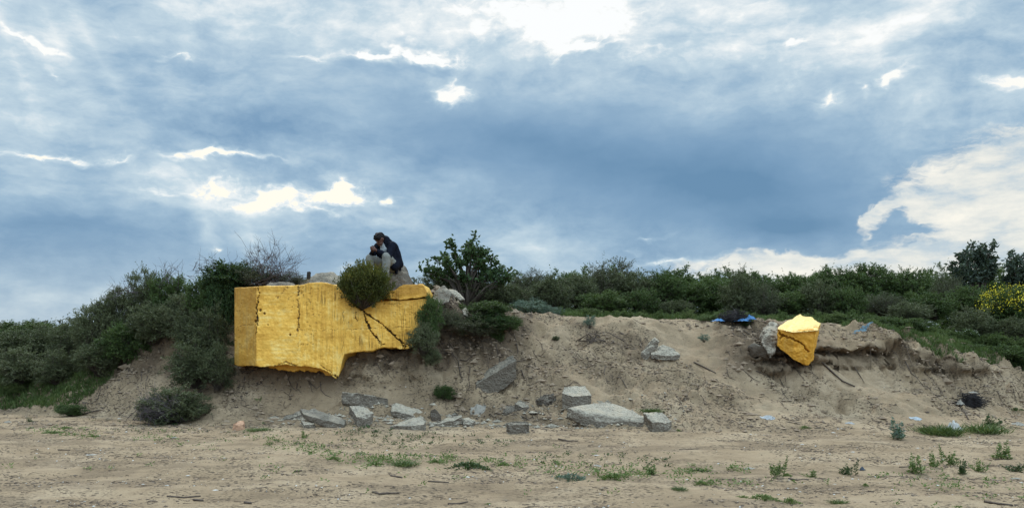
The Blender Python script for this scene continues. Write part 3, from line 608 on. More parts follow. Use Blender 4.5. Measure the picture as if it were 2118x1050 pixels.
lump('boulder', 'dirty grey lump between gold block and mossy mound', 'rock', [(880,640,17.7),(884,622,17.8),(900,618,17.8),(912,632,17.6),(908,660,17.5),(888,668,17.5),(896,640,18.3)], 'brown_rock', TB, seed=12)
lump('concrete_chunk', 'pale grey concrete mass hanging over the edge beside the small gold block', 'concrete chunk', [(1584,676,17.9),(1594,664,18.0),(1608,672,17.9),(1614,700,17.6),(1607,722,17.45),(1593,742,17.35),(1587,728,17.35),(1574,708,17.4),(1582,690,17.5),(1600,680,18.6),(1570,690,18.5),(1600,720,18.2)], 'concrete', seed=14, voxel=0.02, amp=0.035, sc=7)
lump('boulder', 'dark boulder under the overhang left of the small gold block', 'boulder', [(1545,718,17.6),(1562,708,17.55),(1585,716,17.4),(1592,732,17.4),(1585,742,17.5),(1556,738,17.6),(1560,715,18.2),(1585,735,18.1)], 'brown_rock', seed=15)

# ---------------------------------------------------------------- small gold block (tilted, its top leaning to the viewer)
def gold_lump(name, pts3, mat, voxel, amp, parent, seed, cracks=(), split=None):
    P_ = [W(a, b, y) for a, b, y in pts3]
    me = remesh_points(name, P_, M[mat], voxel, amp, 8, seed, sharp_amp=amp*0.3, sharp=7)
    n = len(me.vertices); co = np.empty(n*3, np.float32); me.vertices.foreach_get('co', co); co = co.reshape(-1, 3).astype(float)
    no = np.empty(n*3, np.float32); me.vertices.foreach_get('normal', no); no = no.reshape(-1, 3)
    cr = np.zeros(n); fr = no[:, 1] < -0.2
    pxx = CX+F*co[:, 0]/co[:, 1]; pyy = HZ-(co[:, 2]-H)*F/co[:, 1]
    pxj = pxx+2.0*fbm3(co, 20, 5, 3); pyj = pyy+2.0*fbm3(co, 20, 6, 3)
    for pl, w, dpt in cracks:
        d = dist_poly(pxj, pyj, np.array(pl, float)); k = (1-ss(d, w*0.4, w))*fr; cr = np.maximum(cr, k); co += -no*(k*dpt)[:, None]
    me.vertices.foreach_set('co', co.astype(np.float32).ravel())
    for a, v in (('crack', cr), ('grime_shade', np.zeros(n)), ('panel', np.zeros(n))):
        at = me.attributes.new(a, 'FLOAT', 'POINT'); at.data.foreach_set('value', v.astype(np.float32))
    me.update(); return link(name, me, parent)
gb2 = empty('gold_block', (0, 0, 0), 'small tapered gold block with bright slanting top, sticking out of the right bank', 'concrete block')
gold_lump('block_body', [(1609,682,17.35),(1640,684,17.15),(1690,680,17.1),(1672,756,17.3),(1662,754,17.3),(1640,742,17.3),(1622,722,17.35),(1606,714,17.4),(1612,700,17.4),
   (1696,667,17.6),(1682,742,17.7),(1665,752,17.9),(1696,672,18.0),(1620,700,18.2),(1625,684,18.2),(1690,676,18.2)], 'gold_shaded', 0.013, 0.018, gb2, 31,
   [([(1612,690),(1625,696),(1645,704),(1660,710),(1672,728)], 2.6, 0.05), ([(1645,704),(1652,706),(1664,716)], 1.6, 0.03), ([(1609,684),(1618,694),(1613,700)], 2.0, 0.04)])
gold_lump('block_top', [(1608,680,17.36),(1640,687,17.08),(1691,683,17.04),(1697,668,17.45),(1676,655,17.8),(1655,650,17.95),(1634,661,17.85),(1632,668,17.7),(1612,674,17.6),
   (1612,686,17.6),(1690,686,17.6),(1660,672,18.1)], 'gold_skylit', 0.013, 0.016, gb2, 33)

# ---------------------------------------------------------------- plants
def leaves_mesh(name, P0, D, L, Wd, mat, rng, tint=None, bend=0.3):
    """one pointed four cornered leaf per row: root P0, direction D"""
    n = len(P0); D = D/np.maximum(np.linalg.norm(D, axis=1), 1e-6)[:, None]
    r = rng.normal(size=(n, 3)); S = np.cross(D, r); S /= np.maximum(np.linalg.norm(S, axis=1), 1e-6)[:, None]
    L = np.broadcast_to(L, n)[:, None]; Wd = np.broadcast_to(Wd, n)[:, None]
    N = np.cross(S, D)
    v = np.stack([P0, P0+D*L*0.5+S*Wd*0.5+N*L*0.06, P0+D*L+N*L*bend*0.3*rng.normal(size=(n, 1)), P0+D*L*0.5-S*Wd*0.5+N*L*0.06], 1).reshape(-1, 3)
    t = rng.random(n) if tint is None else tint
    return np_mesh(name, v, np.arange(4*n).reshape(n, 4), mat, False, {'tint': np.repeat(t, 4)})
def tubes(name, segs, mat):
    """segs: list of polylines [(point, radius), ...] -> four sided tapering tubes"""
    V, Fc, b = [], [], 0
    for pl in segs:
        k = len(pl)
        for i, (p, r) in enumerate(pl):
            p = np.array(p, float); q = np.array(pl[min(i+1, k-1)][0], float)-np.array(pl[max(i-1, 0)][0], float); q /= max(np.linalg.norm(q), 1e-6)
            a = np.cross(q, [0.31, 0.2, 0.93] if abs(q[2]) < 0.9 else [1, 0, 0]); a /= np.linalg.norm(a); c = np.cross(q, a)
            for th in range(4): V.append(p+(a*math.cos(th*math.pi/2)+c*math.sin(th*math.pi/2))*r)
        for i in range(k-1):
            for th in range(4): Fc.append((b+i*4+th, b+i*4+(th+1) % 4, b+i*4+4+(th+1) % 4, b+i*4+4+th))
        Fc.append((b+3, b+2, b+1, b)); e = b+(k-1)*4; Fc.append((e, e+1, e+2, e+3)); b += 4*k
    return np_mesh(name, V, Fc, mat, True)
def dirs(rng, n, zmin=-1):
    z = rng.uniform(zmin, 1, n); a = rng.uniform(0, 2*math.pi, n); r = np.sqrt(1-z*z); return np.stack([r*np.cos(a), r*np.sin(a), z], 1)
def bush_meshes(seed, K_=150, sprigs=12, per=10, ll=0.078, lw=0.030, clump=0.17, up=0.5, spike=0.24, inner=0.22, zmin=-0.92, sprig_len=0.20, lump=0.18, mat='buckthorn', bark='bark'):
    rng = np.random.default_rng(seed)
    d = dirs(rng, K_, zmin); rad = rng.uniform(0, 1, K_)**0.35*(1+lump*fbm3(d*1.0+seed, 2.2, seed, 3))
    rad = np.where(rng.random(K_) < inner, rad*0.62, rad*0.93)
    C_ = d*rad[:, None]*np.array([1, 1, 1.0])+np.array([0, 0, 1.0])*0.95; C_[:, 2] = np.maximum(C_[:, 2], 0.06)
    k = K_*sprigs; ci = np.repeat(np.arange(K_), sprigs)
    out = d[ci]+np.array([0, 0, up])+rng.normal(size=(k, 3))*0.75; out /= np.linalg.norm(out, axis=1)[:, None]
    B = C_[ci]+rng.normal(size=(k, 3))*clump*0.55
    SL = sprig_len*rng.uniform(0.5, 1.35, k); lng = rng.random(k) < 0.04; SL = np.where(lng, SL+spike*rng.random(k), SL)
    li = np.repeat(np.arange(k), per); tt = np.tile((np.arange(per)+0.5)/per, k)
    P0 = B[li]+out[li]*(SL[li]*tt)[:, None]
    D = out[li]*0.75+rng.normal(size=(len(li), 3))*0.55
    cl_t = rng.random(K_); tint = np.clip(0.30*cl_t[ci][li]+0.35*rng.random(len(li))+0.30*tt+0.05, 0, 1)
    f = leaves_mesh('foliage', P0, D, ll*rng.uniform(0.7, 1.3, len(li)), lw*rng.uniform(0.7, 1.2, len(li)), M[mat], rng, tint)
    segs = []
    for i in range(0, K_, 2):
        a = np.array([rng.normal()*0.06, rng.normal()*0.06, -0.06]); c = C_[i]; m = (a+c)/2+rng.normal(size=3)*0.07
        segs.append([(a, 0.022), (m, 0.013), (c, 0.006)])
    for s_ in range(0, k, 6): segs.append([(B[s_]-out[s_]*0.1, 0.005), (B[s_]+out[s_]*SL[s_], 0.002)])
    return f, tubes('branches', segs, M[bark])
VAR = {}
def variants(key, n, seed0, **kw): VAR[key] = [bush_meshes(seed0+i, **kw) for i in range(n)]
variants('buck', 4, 100)
variants('green', 3, 200, mat='green', ll=0.07, lw=0.042, up=0.4, lump=0.24)
variants('brown', 2, 300, mat='brown_green', ll=0.06, lw=0.022)
variants('dark', 2, 400, mat='dark_leaf', ll=0.085, lw=0.052, lump=0.25)
variants('silver', 2, 500, mat='silver', ll=0.10, lw=0.022, K_=70, sprig_len=0.3, clump=0.14, up=0.9)
def bush(kind, px, py, Y, sx, sz, label, name='shrub', cat='shrub', vi=None, group=None, foot=None, sy=None, rz=None):
    """px, py: middle of the crown; sx, sz half width and half height in photo pixels"""
    rng = random.Random(int(px*7+py*3)); f, b = VAR[kind][(vi if vi is not None else rng.randrange(99)) % len(VAR[kind])]
    s = Y/F; w = sx*s*0.95; h = sz*s*0.95; c = W(px, py, Y)
    e = empty(name, (c.x, Y, c.z-h*0.95), label, cat, group, rz if rz is not None else rng.uniform(0, 6.28))
    e.scale = (w, w if sy is None else sy, h)
    link('foliage', f, e); link('branches', b, e); return e

LD = 'grey green shrubs covering the left dune'
L_ = [ # kind px py Y sx sz label
 ('buck',26,722,21.5,62,40,'shrub at the far left edge, nearest above the bright grass'),
 ('buck',92,712,21.6,55,38,'shrub with rounded top, second from the left edge'),
 ('green',62,690,24.5,70,26,'low dark shrub behind the two leftmost shrubs'),
 ('buck',10,690,25.0,60,22,'distant shrub touching the left edge of the view'),
 ('buck',150,712,21.0,52,42,'shrub between the low left shrubs and the start of the dune'),
 ('buck',40,758,20.4,60,38,'low shrub hanging down to the bright grass at left'),
 ('buck',118,760,20.0,50,36,'low shrub at the upper edge of the bright grass'),
 ('buck',200,682,20.2,50,62,'shrub where the dune skyline begins to rise'),
 ('buck',248,652,20.3,46,58,'bushy shrub on the rising skyline of the left dune'),
 ('green',258,712,19.6,56,42,'leafy shrub above the small dark hollow of the dune'),
 ('buck',205,742,19.5,50,38,'shrub at the foot of the rising skyline, above bare sand'),
 ('buck',300,618,20.3,46,58,'upright shrub, first high point of the left skyline'),
 ('buck',322,668,19.5,58,46,'broad shrub in the middle of the left dune'),
 ('green',352,618,20.0,44,50,'greener shrub at the top of the left dune'),
 ('buck',378,655,19.2,50,46,'shrub overhanging the bare dirt patch'),
 ('green',425,615,19.0,40,50,'bright green shrub left of the gold block'),
 ('buck',405,690,18.6,46,48,'shrub falling down the right side of the bare dirt patch'),
 ('buck',440,700,18.2,50,62,'large shrub touching the left face of the gold block'),
 ('buck',402,755,17.8,60,50,'large dense shrub low on the slope left of the gold block'),
 ('buck',450,760,17.5,38,48,'shrub tucked under the lower left corner of the gold block'),
 ('dark',462,640,18.6,36,70,'very dark shrub in the shade against the gold block'),
 ('dark',478,575,18.9,56,34,'dark shrub crowning the dune above the corner of the gold block'),
 ('brown',540,572,18.8,56,22,'low dark shrub under the leafless twigs'),
 ('brown',600,578,18.7,40,14,'thin low shrub at the right foot of the leafless twigs')]
for q in L_: bush(q[0], *q[1:6], label=q[6], name='dune_shrub', group=LD)
bush('buck', 362, 840, 16.75, 76, 38, 'low rounded shrub standing alone at the foot of the left dune', 'dune_shrub')
bush('brown', 318, 848, 16.7, 40, 26, 'greyish bare shrub joined to the left of the low rounded shrub', 'dune_shrub')
bush('green', 145, 848, 18.3, 32, 12, 'dark flat green plant at the toe of the left dune', 'dune_shrub')
# bushes around the block and the mound
bush('green', 888, 655, 17.0, 28, 44, 'green shrub growing down the right end of the gold block', 'dune_shrub', vi=0)
bush('buck', 876, 702, 16.75, 34, 34, 'grey green shrub hiding the lower right corner of the gold block', 'dune_shrub')
bush('buck', 892, 738, 16.8, 22, 18, 'small shrub below the right end of the gold block', 'dune_shrub')
bush('brown', 985, 670, 17.65, 62, 26, 'brown net like shrub draped over the mossy mound', 'dune_shrub', vi=0)
bush('brown', 922, 660, 17.6, 34, 22, 'dark twiggy shrub below the grey pointed boulder', 'dune_shrub', vi=1)
bush('green', 1010, 638, 18.0, 52, 18, 'bright green mat growing on top of the mossy mound', 'dune_shrub', vi=1)
bush('dark', 1010, 666, 17.7, 44, 20, 'dark green fringe hanging off the right of the mossy mound', 'dune_shrub', vi=0)
bush('green', 1050, 668, 17.9, 30, 16, 'small green plant at the right end of the mossy mound', 'dune_shrub', vi=2)
bush('green', 918, 812, 16.9, 24, 15, 'dark leafy plant on the slope under the gold block', 'leafy_plant', 'plant', vi=0)
bush('green', 800, 814, 16.9, 10, 6, 'tiny green plant behind the half buried slab', 'leafy_plant', 'plant', vi=0)
bush('silver', 1220, 665, 18.7, 14, 14, 'small tuft on the bare slope with dark roots below it', 'leafy_plant', 'plant')
bush('silver', 1456, 699, 18.3, 12, 9, 'small tuft on the pale sand left of the small gold block', 'leafy_plant', 'plant')
bush('green', 1543, 670, 19.0, 11, 6, 'small plant below the blue tarpaulin', 'leafy_plant', 'plant')
bush('buck', 1150, 700, 18.2, 8, 6, 'very small sprout high on the bare slope', 'leafy_plant', 'plant')
# right hand hedge: bushes one can tell apart
RH = 'shrubs along the top of the right hand bank'
R_ = [
 ('buck',925,598,21.5,60,28,'grey green shrub under the dark tree, just right of the gold block'),
 ('buck',985,606,21.0,60,34,'shrub below the right half of the dark tree'),
 ('buck',1050,612,21.2,50,34,'shrub between the dark tree and the mossy mound'),
 ('brown',1098,592,22.5,44,34,'rounded brownish shrub with peaked top right of the dark tree'),
 ('buck',1140,612,21.5,48,30,'low shrub with a gap of sky above it'),
 ('silver',1098,636,20.2,44,18,'blue green plants along the edge of the bare slope'),
 ('silver',1140,645,20.0,26,12,'small blue green plant at the lip of the slope'),
 ('buck',1195,602,22.5,46,42,'shrub at the left foot of the high rounded shrub'),
 ('brown',1262,588,23.5,60,54,'high rounded shrub, highest point of the left half of the hedge'),
 ('buck',1318,598,23.0,52,44,'shrub on the right shoulder of the high rounded shrub'),
 ('green',1255,628,21.5,54,30,'bright green shrub low under the high rounded shrub'),
 ('green',1375,600,23.0,46,40,'leafy shrub right of the high rounded shrub group'),
 ('green',1330,634,21.4,44,24,'green shrub close to the lip of the slope, middle of the view'),
 ('green',1420,612,23.4,46,38,'deep green shrub in the middle of the hedge'),
 ('buck',1400,640,21.3,38,20,'small grey shrub left of the burnt heap'),
 ('green',1475,608,24.0,46,40,'dark green shrub behind the burnt heap'),
 ('buck',1530,618,22.6,48,36,'grey green shrub directly above the blue tarpaulin'),
 ('brown',1585,625,22.2,42,32,'brownish shrub above the pale hanging concrete mass'),
 ('green',1555,590,25,50,28,'leafy shrub behind the shrub above the blue tarpaulin'),
 ('green',1635,625,22.4,40,28,'shrub just behind the small gold block'),
 ('green',1640,592,25,52,32,'leafy shrub on the skyline above the small gold block'),
 ('buck',1700,628,22.2,46,34,'grey green shrub right behind the small gold block'),
 ('green',1730,592,25,50,32,'leafy shrub on the skyline right of the small gold block'),
 ('green',1755,632,21.8,40,32,'dense shrub behind the blue plastic strip'),
 ('brown',1825,628,22.0,44,28,'brown tinged round shrub in the right part of the hedge'),
 ('green',1800,590,25,50,30,'green shrub on the skyline right of centre of the right bank'),
 ('green',1875,600,25,50,34,'green shrub left of the tall tree, on the skyline'),
 ('brown',1960,600,23.5,36,34,'dark brown shrub at the foot of the tall tree'),
 ('buck',1880,648,21.0,44,24,'low shrub above the grassy edge with white flowers'),
 ('green',1930,632,22.0,44,30,'light green shrub between brown shrub and white flowers'),
 ('green',2000,625,22.5,46,36,'green shrub left of the yellow flowering bush'),
 ('buck',2010,672,20.6,50,34,'grey shrub left below the yellow flowering bush'),
 ('buck',2095,685,20.2,44,32,'grey green shrub below the yellow flowering bush at the right edge'),
 ('green',2075,735,19.4,62,24,'leafy green shrub hanging over the right hand edge of the bank'),
 ('green',2000,722,19.6,50,14,'low green plants along the broken edge of the bank at right'),
 ('green',1925,706,19.8,46,13,'low green plants behind the broken edge, left of the hanging shrub'),
 ('dark',2090,756,19.3,44,20,'dark undergrowth below the leafy shrub at the right edge')]
rgh = random.Random(12)
for q in R_:
    k_ = rgh.uniform(0.85, 1.4) if q[2] < 635 and q[1] < 1900 else 1.0
    bush(q[0], q[1], q[2]-q[5]*(k_-1)*0.55, q[3], q[4]*rgh.uniform(.9, 1.15), q[5]*k_, label=q[6], name='hedge_shrub', group=RH)
for (a, b, y, sx, sz, lb) in [(1480,662,19.7,40,12,'low green plant left of the burnt heap'),(1760,664,20.2,60,14,'patch of tall grass like plants behind the blue plastic strip'),(1850,672,20.2,60,16,'green plants behind the sandy lip of the right bank'),(1210,646,20.6,30,10,'little green plant on the lip of the bare slope')]:
    bush('green', a, b, y, sx, sz, lb, 'leafy_plant', 'plant', group='green plants along the lip of the bank')
# far mass of the thicket, beyond what one could count
def thicket(name, rows, label, mats):
    rng = np.random.default_rng(77); allv = []; T_ = []
    f = bush_meshes(900, K_=60, sprigs=9, per=8, ll=0.12, lw=0.06, spike=0.55, sprig_len=0.26, lump=0.3)[0]
    n = len(f.vertices); co = np.empty(n*3, np.float32); f.vertices.foreach_get('co', co); co = co.reshape(-1, 3)
    ti = np.empty(n, np.float32); f.attributes['tint'].data.foreach_get('value', ti)
    for (px, py, Y_, sx, sz) in rows:
        a = rng.uniform(0, 6.28); c = W(px, py, Y_); w = sx*Y_/F; h = sz*Y_/F; ca, sa = math.cos(a), math.sin(a)
        q = np.stack([(co[:, 0]*ca-co[:, 1]*sa)*w+c.x, (co[:, 0]*sa+co[:, 1]*ca)*w+Y_, (co[:, 2]-0.95)*h+c.z], 1); allv.append(q); T_.append(np.clip(ti*0.75+rng.uniform(-0.12, 0.42), 0, 1))
    v = np.concatenate(allv); me = np_mesh(name, v, np.arange(len(v)).reshape(-1, 4), M[mats], False, {'tint': np.concatenate(T_)})
    return tag(link(name, me), label, None, None, 'stuff')
rg = random.Random(5); rows = []
for px in range(1080, 2330, 30): rows.append((px+rg.uniform(-10, 10), 598+rg.uniform(-13, 9)-(0.014*(px-1500) if px < 1500 else 0), 26.5+rg.uniform(-1, 1.2), 38, 28+rg.uniform(-3, 5)))
for px in range(1080, 2330, 34): rows.append((px, 660+max(0,(px-1700))*0.05+rg.uniform(-4, 4), 23.6+rg.uniform(-.5, .5), 40, 26))
for px in range(1800, 2330, 34): rows.append((px, 700+rg.uniform(-4, 4), 22.6, 40, 26))
for px in range(1090, 2330, 36): rows.append((px+rg.uniform(-10, 10), 632+rg.uniform(-6, 6), 24.5+rg.uniform(-.8, .8), 38, 28))
thicket('thicket', rows, 'dense dark green thicket behind the shrubs of the right bank', 'green')
rows = [(px+rg.uniform(-10, 10), 700+rg.uniform(-5, 5), 34+rg.uniform(-3, 3), 46, 28) for px in range(-260, 330, 30)]
rows += [(px, 728+rg.uniform(-5, 5), 28, 50, 26) for px in range(-260, 330, 34)]
rows += [(px, 620, 25.5+rg.uniform(-1, 1), 46, 34) for px in range(880, 1100, 36)]
thicket('thicket', rows, 'far dark shrubs along the low horizon at left and behind the dark tree', 'brown_green')

rows = [(px+rg.uniform(-14, 14), 660+rg.uniform(-7, 3)-(6 if px < 1200 else 0), 20.3+rg.uniform(-.2, .6), rg.uniform(12, 26), rg.uniform(6, 17)) for px in range(1110, 1800, 17)]
rows += [(px+rg.uniform(-10, 10), 672+max(0, (px-1780))*0.13+rg.uniform(-7, 5), 20.1+rg.uniform(-.5, .4), rg.uniform(14, 28), rg.uniform(7, 16)) for px in range(1760, 2330, 15)]
thicket('undergrowth', rows, 'tangle of low weeds and leafy stems between the grass and the shrubs of the right bank', 'weed_dark')
rows = [(px+rg.uniform(-14, 14), 790+rg.uniform(-22, 16)-px*0.05, 20.6+rg.uniform(-.5, .6), rg.uniform(14, 28), rg.uniform(7, 13)) for px in list(range(-150, 190, 14))]
thicket('undergrowth', rows, 'low green weeds among the bright grass at left', 'weed_dark')
# ---------------------------------------------------------------- trees
def tree(name, base, twigs, leafmat, label, ll, lw, seed, per=26, spread=0.16, cat='tree', r0=0.06):
    """twigs: (px, py, dY) tips of main boughs; leaves cluster along each bough"""
    rng = np.random.default_rng(seed); c = W(*base); e = empty(name, c, label, cat)
    segs = []; P0 = []; D = []; T_ = []
    for (a, b, dyy, r) in twigs:
        tip = np.array(W(a, b, base[2]+dyy)-c); mid = tip*np.array([0.35, 0.35, 0.5])+rng.normal(size=3)*0.05
        pts = [np.array([0, 0, -0.3]), mid, (mid+tip)/2+rng.normal(size=3)*0.05, tip]
        segs.append([(pts[0], r0), (pts[1], r0*0.45), (pts[2], r0*0.22), (pts[3], r0*0.07)])
        nb = int(13*r+5)
        for k in range(nb):
            t = rng.uniform(0.25, 1.0)**0.75; q = (pts[1]*(1-t*2)+pts[2]*t*2) if t < .5 else (pts[2]*(2-2*t)+pts[3]*(2*t-1))
            dd = dirs(rng, 1, -0.35)[0]; ln = spread*r*(1.25-t*0.8)*rng.uniform(0.4, 1.3); q2 = q+dd*ln+np.array([0, 0, ln*0.35])
            segs.append([(q, r0*0.10), (q2, r0*0.04)]); m = per
            tt = rng.uniform(0.15, 1.08, m); P0.append(q+(q2-q)*tt[:, None]+rng.normal(size=(m, 3))*0.028); D.append(rng.normal(size=(m, 3))+dd*0.6+np.array([0, 0, .2])); T_.append(np.clip(rng.random(m)*0.7+0.3*rng.random(), 0, 1))
    P0 = np.concatenate(P0); D = np.concatenate(D)
    link('crown', leaves_mesh('crown', P0, D, ll*rng.uniform(.6, 1.3, len(P0)), lw*rng.uniform(.6, 1.2, len(P0)), M[leafmat], rng, np.concatenate(T_)), e)
    link('trunk', tubes('trunk', segs, M['bark']), e); return e
tw = [(868,556,0,.8),(885,548,.2,.9),(897,536,.0,.8),(878,570,.3,1),(900,560,-.2,1),(915,530,.1,1),(928,502,.2,.9),(922,540,-.3,1.1),(940,530,.3,1.1),(950,545,-.2,1.2),(958,522,.0,1.1),(968,508,.2,.9),(983,484,.1,.8),
      (978,515,-.2,1.1),(985,530,.3,1.1),(995,510,.0,.9),(1003,520,.3,1.0),(1000,545,-.3,1.2),(1014,513,.1,.6),(1020,530,.1,.9),(1028,545,.2,1),(1043,548,.1,.7),(1038,560,.3,.9),(1058,558,.0,.7),(1072,565,.2,.7),(1055,572,-.2,.9),(930,565,.2,1.3),(960,570,-.2,1.3),(990,575,.2,1.2),(1015,572,-.1,1.2)]
tree('dark_tree', (965,612,20.6), tw, 'dark_leaf', 'small dark tree with open spiky crown against the sky, right of the person', 0.090, 0.066, 31, per=7, spread=0.15)
tw = [(1972,560,0,1),(1965,545,.2,1),(1985,530,.1,1),(1998,520,-.2,1),(2010,506,.1,.8),(1990,548,-.3,1.3),(2012,530,.3,1.3),(2025,520,.0,1.1),(2035,512,.1,1),(2055,505,.0,.7),(2052,530,.2,1.1),(2058,548,-.2,1.2),(2030,550,.1,1.5),(2005,560,.1,1.5),(2048,565,.2,1.4),(2022,575,0,1.6),(1980,578,0,1.4)]
tree('tall_tree', (2020,640,25.0), tw, 'silver_dark', 'tall grey green tree rising above the hedge at right', 0.11, 0.06, 32, per=15, spread=0.22)
tw = [(2085,545,0,1),(2095,525,.1,.9),(2110,535,.1,1),(2128,520,0,1),(2100,560,.2,1.3),(2125,555,-.2,1.4),(2145,540,0,1.2),(2085,575,.2,1.2),(2115,585,0,1.5),(2150,570,0,1.4)]
tree('tall_tree', (2115,650,24.5), tw, 'silver_dark', 'tree cut by the right edge of the view, behind the yellow flowering bush', 0.11, 0.06, 33, per=15, spread=0.22)

# yellow flowering bush at right
yb = bush('green', 2088, 642, 21.6, 60, 54, 'bush covered in yellow flowers near the right edge', 'flowering_bush', 'bush', vi=1)
def petals(e, kind_center, n, seed, mat, size, name='flowers', zc=(0.95, 1.0)):
    rng = np.random.default_rng(seed); d = dirs(rng, n//5, -0.1); d = np.repeat(d, 5, 0)+rng.normal(size=(n//5*5, 3))*0.07
    rad = np.repeat(rng.uniform(0.85, 1.12, n//5), 5)[:, None]; P0 = d*rad+np.array([0, 0, zc[0]])
    me = leaves_mesh(name, P0, rng.normal(size=P0.shape), size, size*0.8, M[mat], rng); return tag(link(name, me, e), kind='stuff')
petals(yb, None, 1500, 3, 'yellow', 0.05)
for (a, b, y, sx, sz, lb, nn) in [(1920,676,20.1,20,12,'plant with white flower heads behind the right bank edge',150),(2000,690,19.9,22,12,'white flowering plant left below the grey shrub at right',110)]:
    petals(bush('green', a, b, y, sx, sz, lb, 'flowering_plant', 'plant'), None, nn, int(a), 'white_petal', 0.09)

# bush growing on the block: fans out from the crack
def fan_bush(name, root, Y, c, sx, sz, label, mat, seed, n=1200):
    rng = np.random.default_rng(seed); r = W(*root, Y); e = empty(name, r, label, 'bush'); s = Y/F
    cen = np.array(W(*c, Y)-r); d = dirs(rng, n, -0.92); rr = rng.uniform(0, 1, n)**0.40*(1+0.24*fbm3(d, 3.5, seed, 3))*rng.uniform(0.78, 1.18, n)
    tip = cen+d*rr[:, None]*np.array([sx*s, sx*s*0.75, sz*s])
    tip[:, 1] -= 0.02; tip[:, 1] = np.minimum(tip[:, 1], 0.25)
    segs = []; P0 = []; D = []; T_ = []
    for i in range(n):
        t = tip[i]; m = t*np.array([0.45, 0.45, 0.42])+rng.normal(size=3)*0.02
        if i % 5 == 0: segs.append([((0, 0.05, 0), 0.012), (m, 0.007), (t, 0.002)])
        k = 20; tt = rng.uniform(0.72, 1.05, k); g_ = m+(t-m)*tt[:, None]; g_ += rng.normal(size=(k, 3))*0.022
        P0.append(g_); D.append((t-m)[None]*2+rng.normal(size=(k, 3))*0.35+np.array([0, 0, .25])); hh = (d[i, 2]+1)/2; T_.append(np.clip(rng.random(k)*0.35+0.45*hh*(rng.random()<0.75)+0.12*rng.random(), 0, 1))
    P0 = np.concatenate(P0); D = np.concatenate(D)
    link('foliage', leaves_mesh('foliage', P0, D, 0.050*rng.uniform(.6, 1.4, len(P0)), 0.019, M[mat], rng, np.concatenate(T_)), e)
    link('branches', tubes('branches', segs, M['bark']), e); return e
fan_bush('broom_bush', (749,640), 16.88, (755,588), 49, 44, 'yellow green bush growing out of the crack in the gold block', 'broom', 41)

# leafless bush above the left part of the block, thin twigs
def twiggy(name, root, Y, tips, label, seed, n=70, cat='bush', mat='dead', r0=0.012, fork=5):
    rng = np.random.default_rng(seed); r = W(*root, Y); e = empty(name, r, label, cat); segs = []
    for i in range(n):
        a, b = tips[rng.integers(len(tips))]; t = np.array(W(a+rng.normal()*14, b+rng.normal()*9, Y+rng.normal()*0.25)-r); s0 = np.array([rng.normal()*0.22, rng.normal()*0.1, 0])
        m = (s0+t)/2+rng.normal(size=3)*0.07+np.array([0, 0, 0.05]); segs.append([(s0, r0), (m, r0*0.6), (t, r0*0.25)])
        for k in range(fork):
            u = rng.uniform(0.3, 1); q = m+(t-m)*u; L = rng.uniform(0.08, 0.26); d = (t-m)/max(np.linalg.norm(t-m), 1e-3)*0.7+rng.normal(size=3)*0.6; q2 = q+d*L*0.6; q3 = q2+(d+rng.normal(size=3)*0.5)*L*0.5
            segs.append([(q, r0*0.42), (q2, r0*0.3), (q3, r0*0.18)])
            q4 = q2+(d+rng.normal(size=3)*0.8)*L*0.45; segs.append([(q2, r0*0.25), (q4, r0*0.15)])
    link('twigs', tubes('twigs', segs, M[mat]), e); return e
twiggy('leafless_bush', (560,590), 18.5, [(525,530),(545,528),(575,532),(600,548),(615,560),(500,548),(590,540),(560,545),(535,520),(622,570),(560,522),(550,536)], 'leafless grey twiggy bush above the left of the gold block', 51, n=52, r0=0.008)
twiggy('leafless_bush', (345,600), 19.8, [(350,556),(360,562),(340,566),(372,572)], 'few bare twigs rising from the top of the left dune', 52, n=12, r0=0.008)
twiggy('leafless_bush', (325,868), 16.55, [(290,850),(300,835),(330,830),(345,845),(310,862)], 'dry grey twigs at the left of the low rounded shrub', 53, n=60, r0=0.007)
twiggy('leafless_bush', (245,606), 19.9, [(232,600),(240,590),(262,594)], 'bare twigs on the rising skyline of the left dune', 54, n=8, r0=0.007)
twiggy('leafless_bush', (425,560), 18.8, [(415,545),(430,540),(445,548)], 'bare twigs left of the dark crowning shrub', 55, n=10, r0=0.007)
twiggy('uprooted_roots', (1222,705), 18.3, [(1212,690),(1222,690),(1234,696),(1205,712),(1238,712),(1220,718)], 'dark roots hanging from a small tuft on the bare slope', 56, n=26, cat='roots', mat='driftwood', r0=0.014, fork=2)

# ---------------------------------------------------------------- grass, litter and weeds on the ground
def blades(name, xy, h, w, mat, seed, lean=0.35, per=1, label=None, kind='stuff'):
    rng = np.random.default_rng(seed); n = len(xy); z = samp(ZG, xy[:, 0], xy[:, 1])-0.01; P0 = np.column_stack([xy, z])
    D = rng.normal(size=(n, 3))*lean; D[:, 2] = 1
    me = leaves_mesh(name, P0, D, h, w, M[mat], rng, np.clip(rng.random(n)*0.6+0.4*(vn2(xy[:, 0]*2, xy[:, 1]*2, 8)*.5+.5), 0, 1)); return tag(link(name, me), label, None, None, kind)
rng = np.random.default_rng(9)
def in_px(n, p0, p1, y0, y1, rng): 
    p = rng.uniform(p0, p1, n); y = rng.uniform(y0, y1, n); return np.column_stack([(p-CX)*y/F, y])
xy = in_px(60000, 1070, 2250, 19.35, 23.5, rng); p = CX+F*xy[:, 0]/xy[:, 1]
keep = (vn2(xy[:, 0]*1.6, xy[:, 1]*1.6, 14)*0.5 + ss(xy[:, 1], 19.6+0.25*vn2(xy[:, 0]*1.2, xy[:, 0]*0, 15), 20.4)*0.9) > 0.62; xy = xy[keep]
blades('grass', xy, rng.uniform(0.06, 0.24, len(xy)), 0.012, 'grass', 61, label='long green grass along the top of the right bank')
xy = in_px(36000, 1740, 2250, 18.3, 20.2, rng); p = CX+F*xy[:, 0]/xy[:, 1]
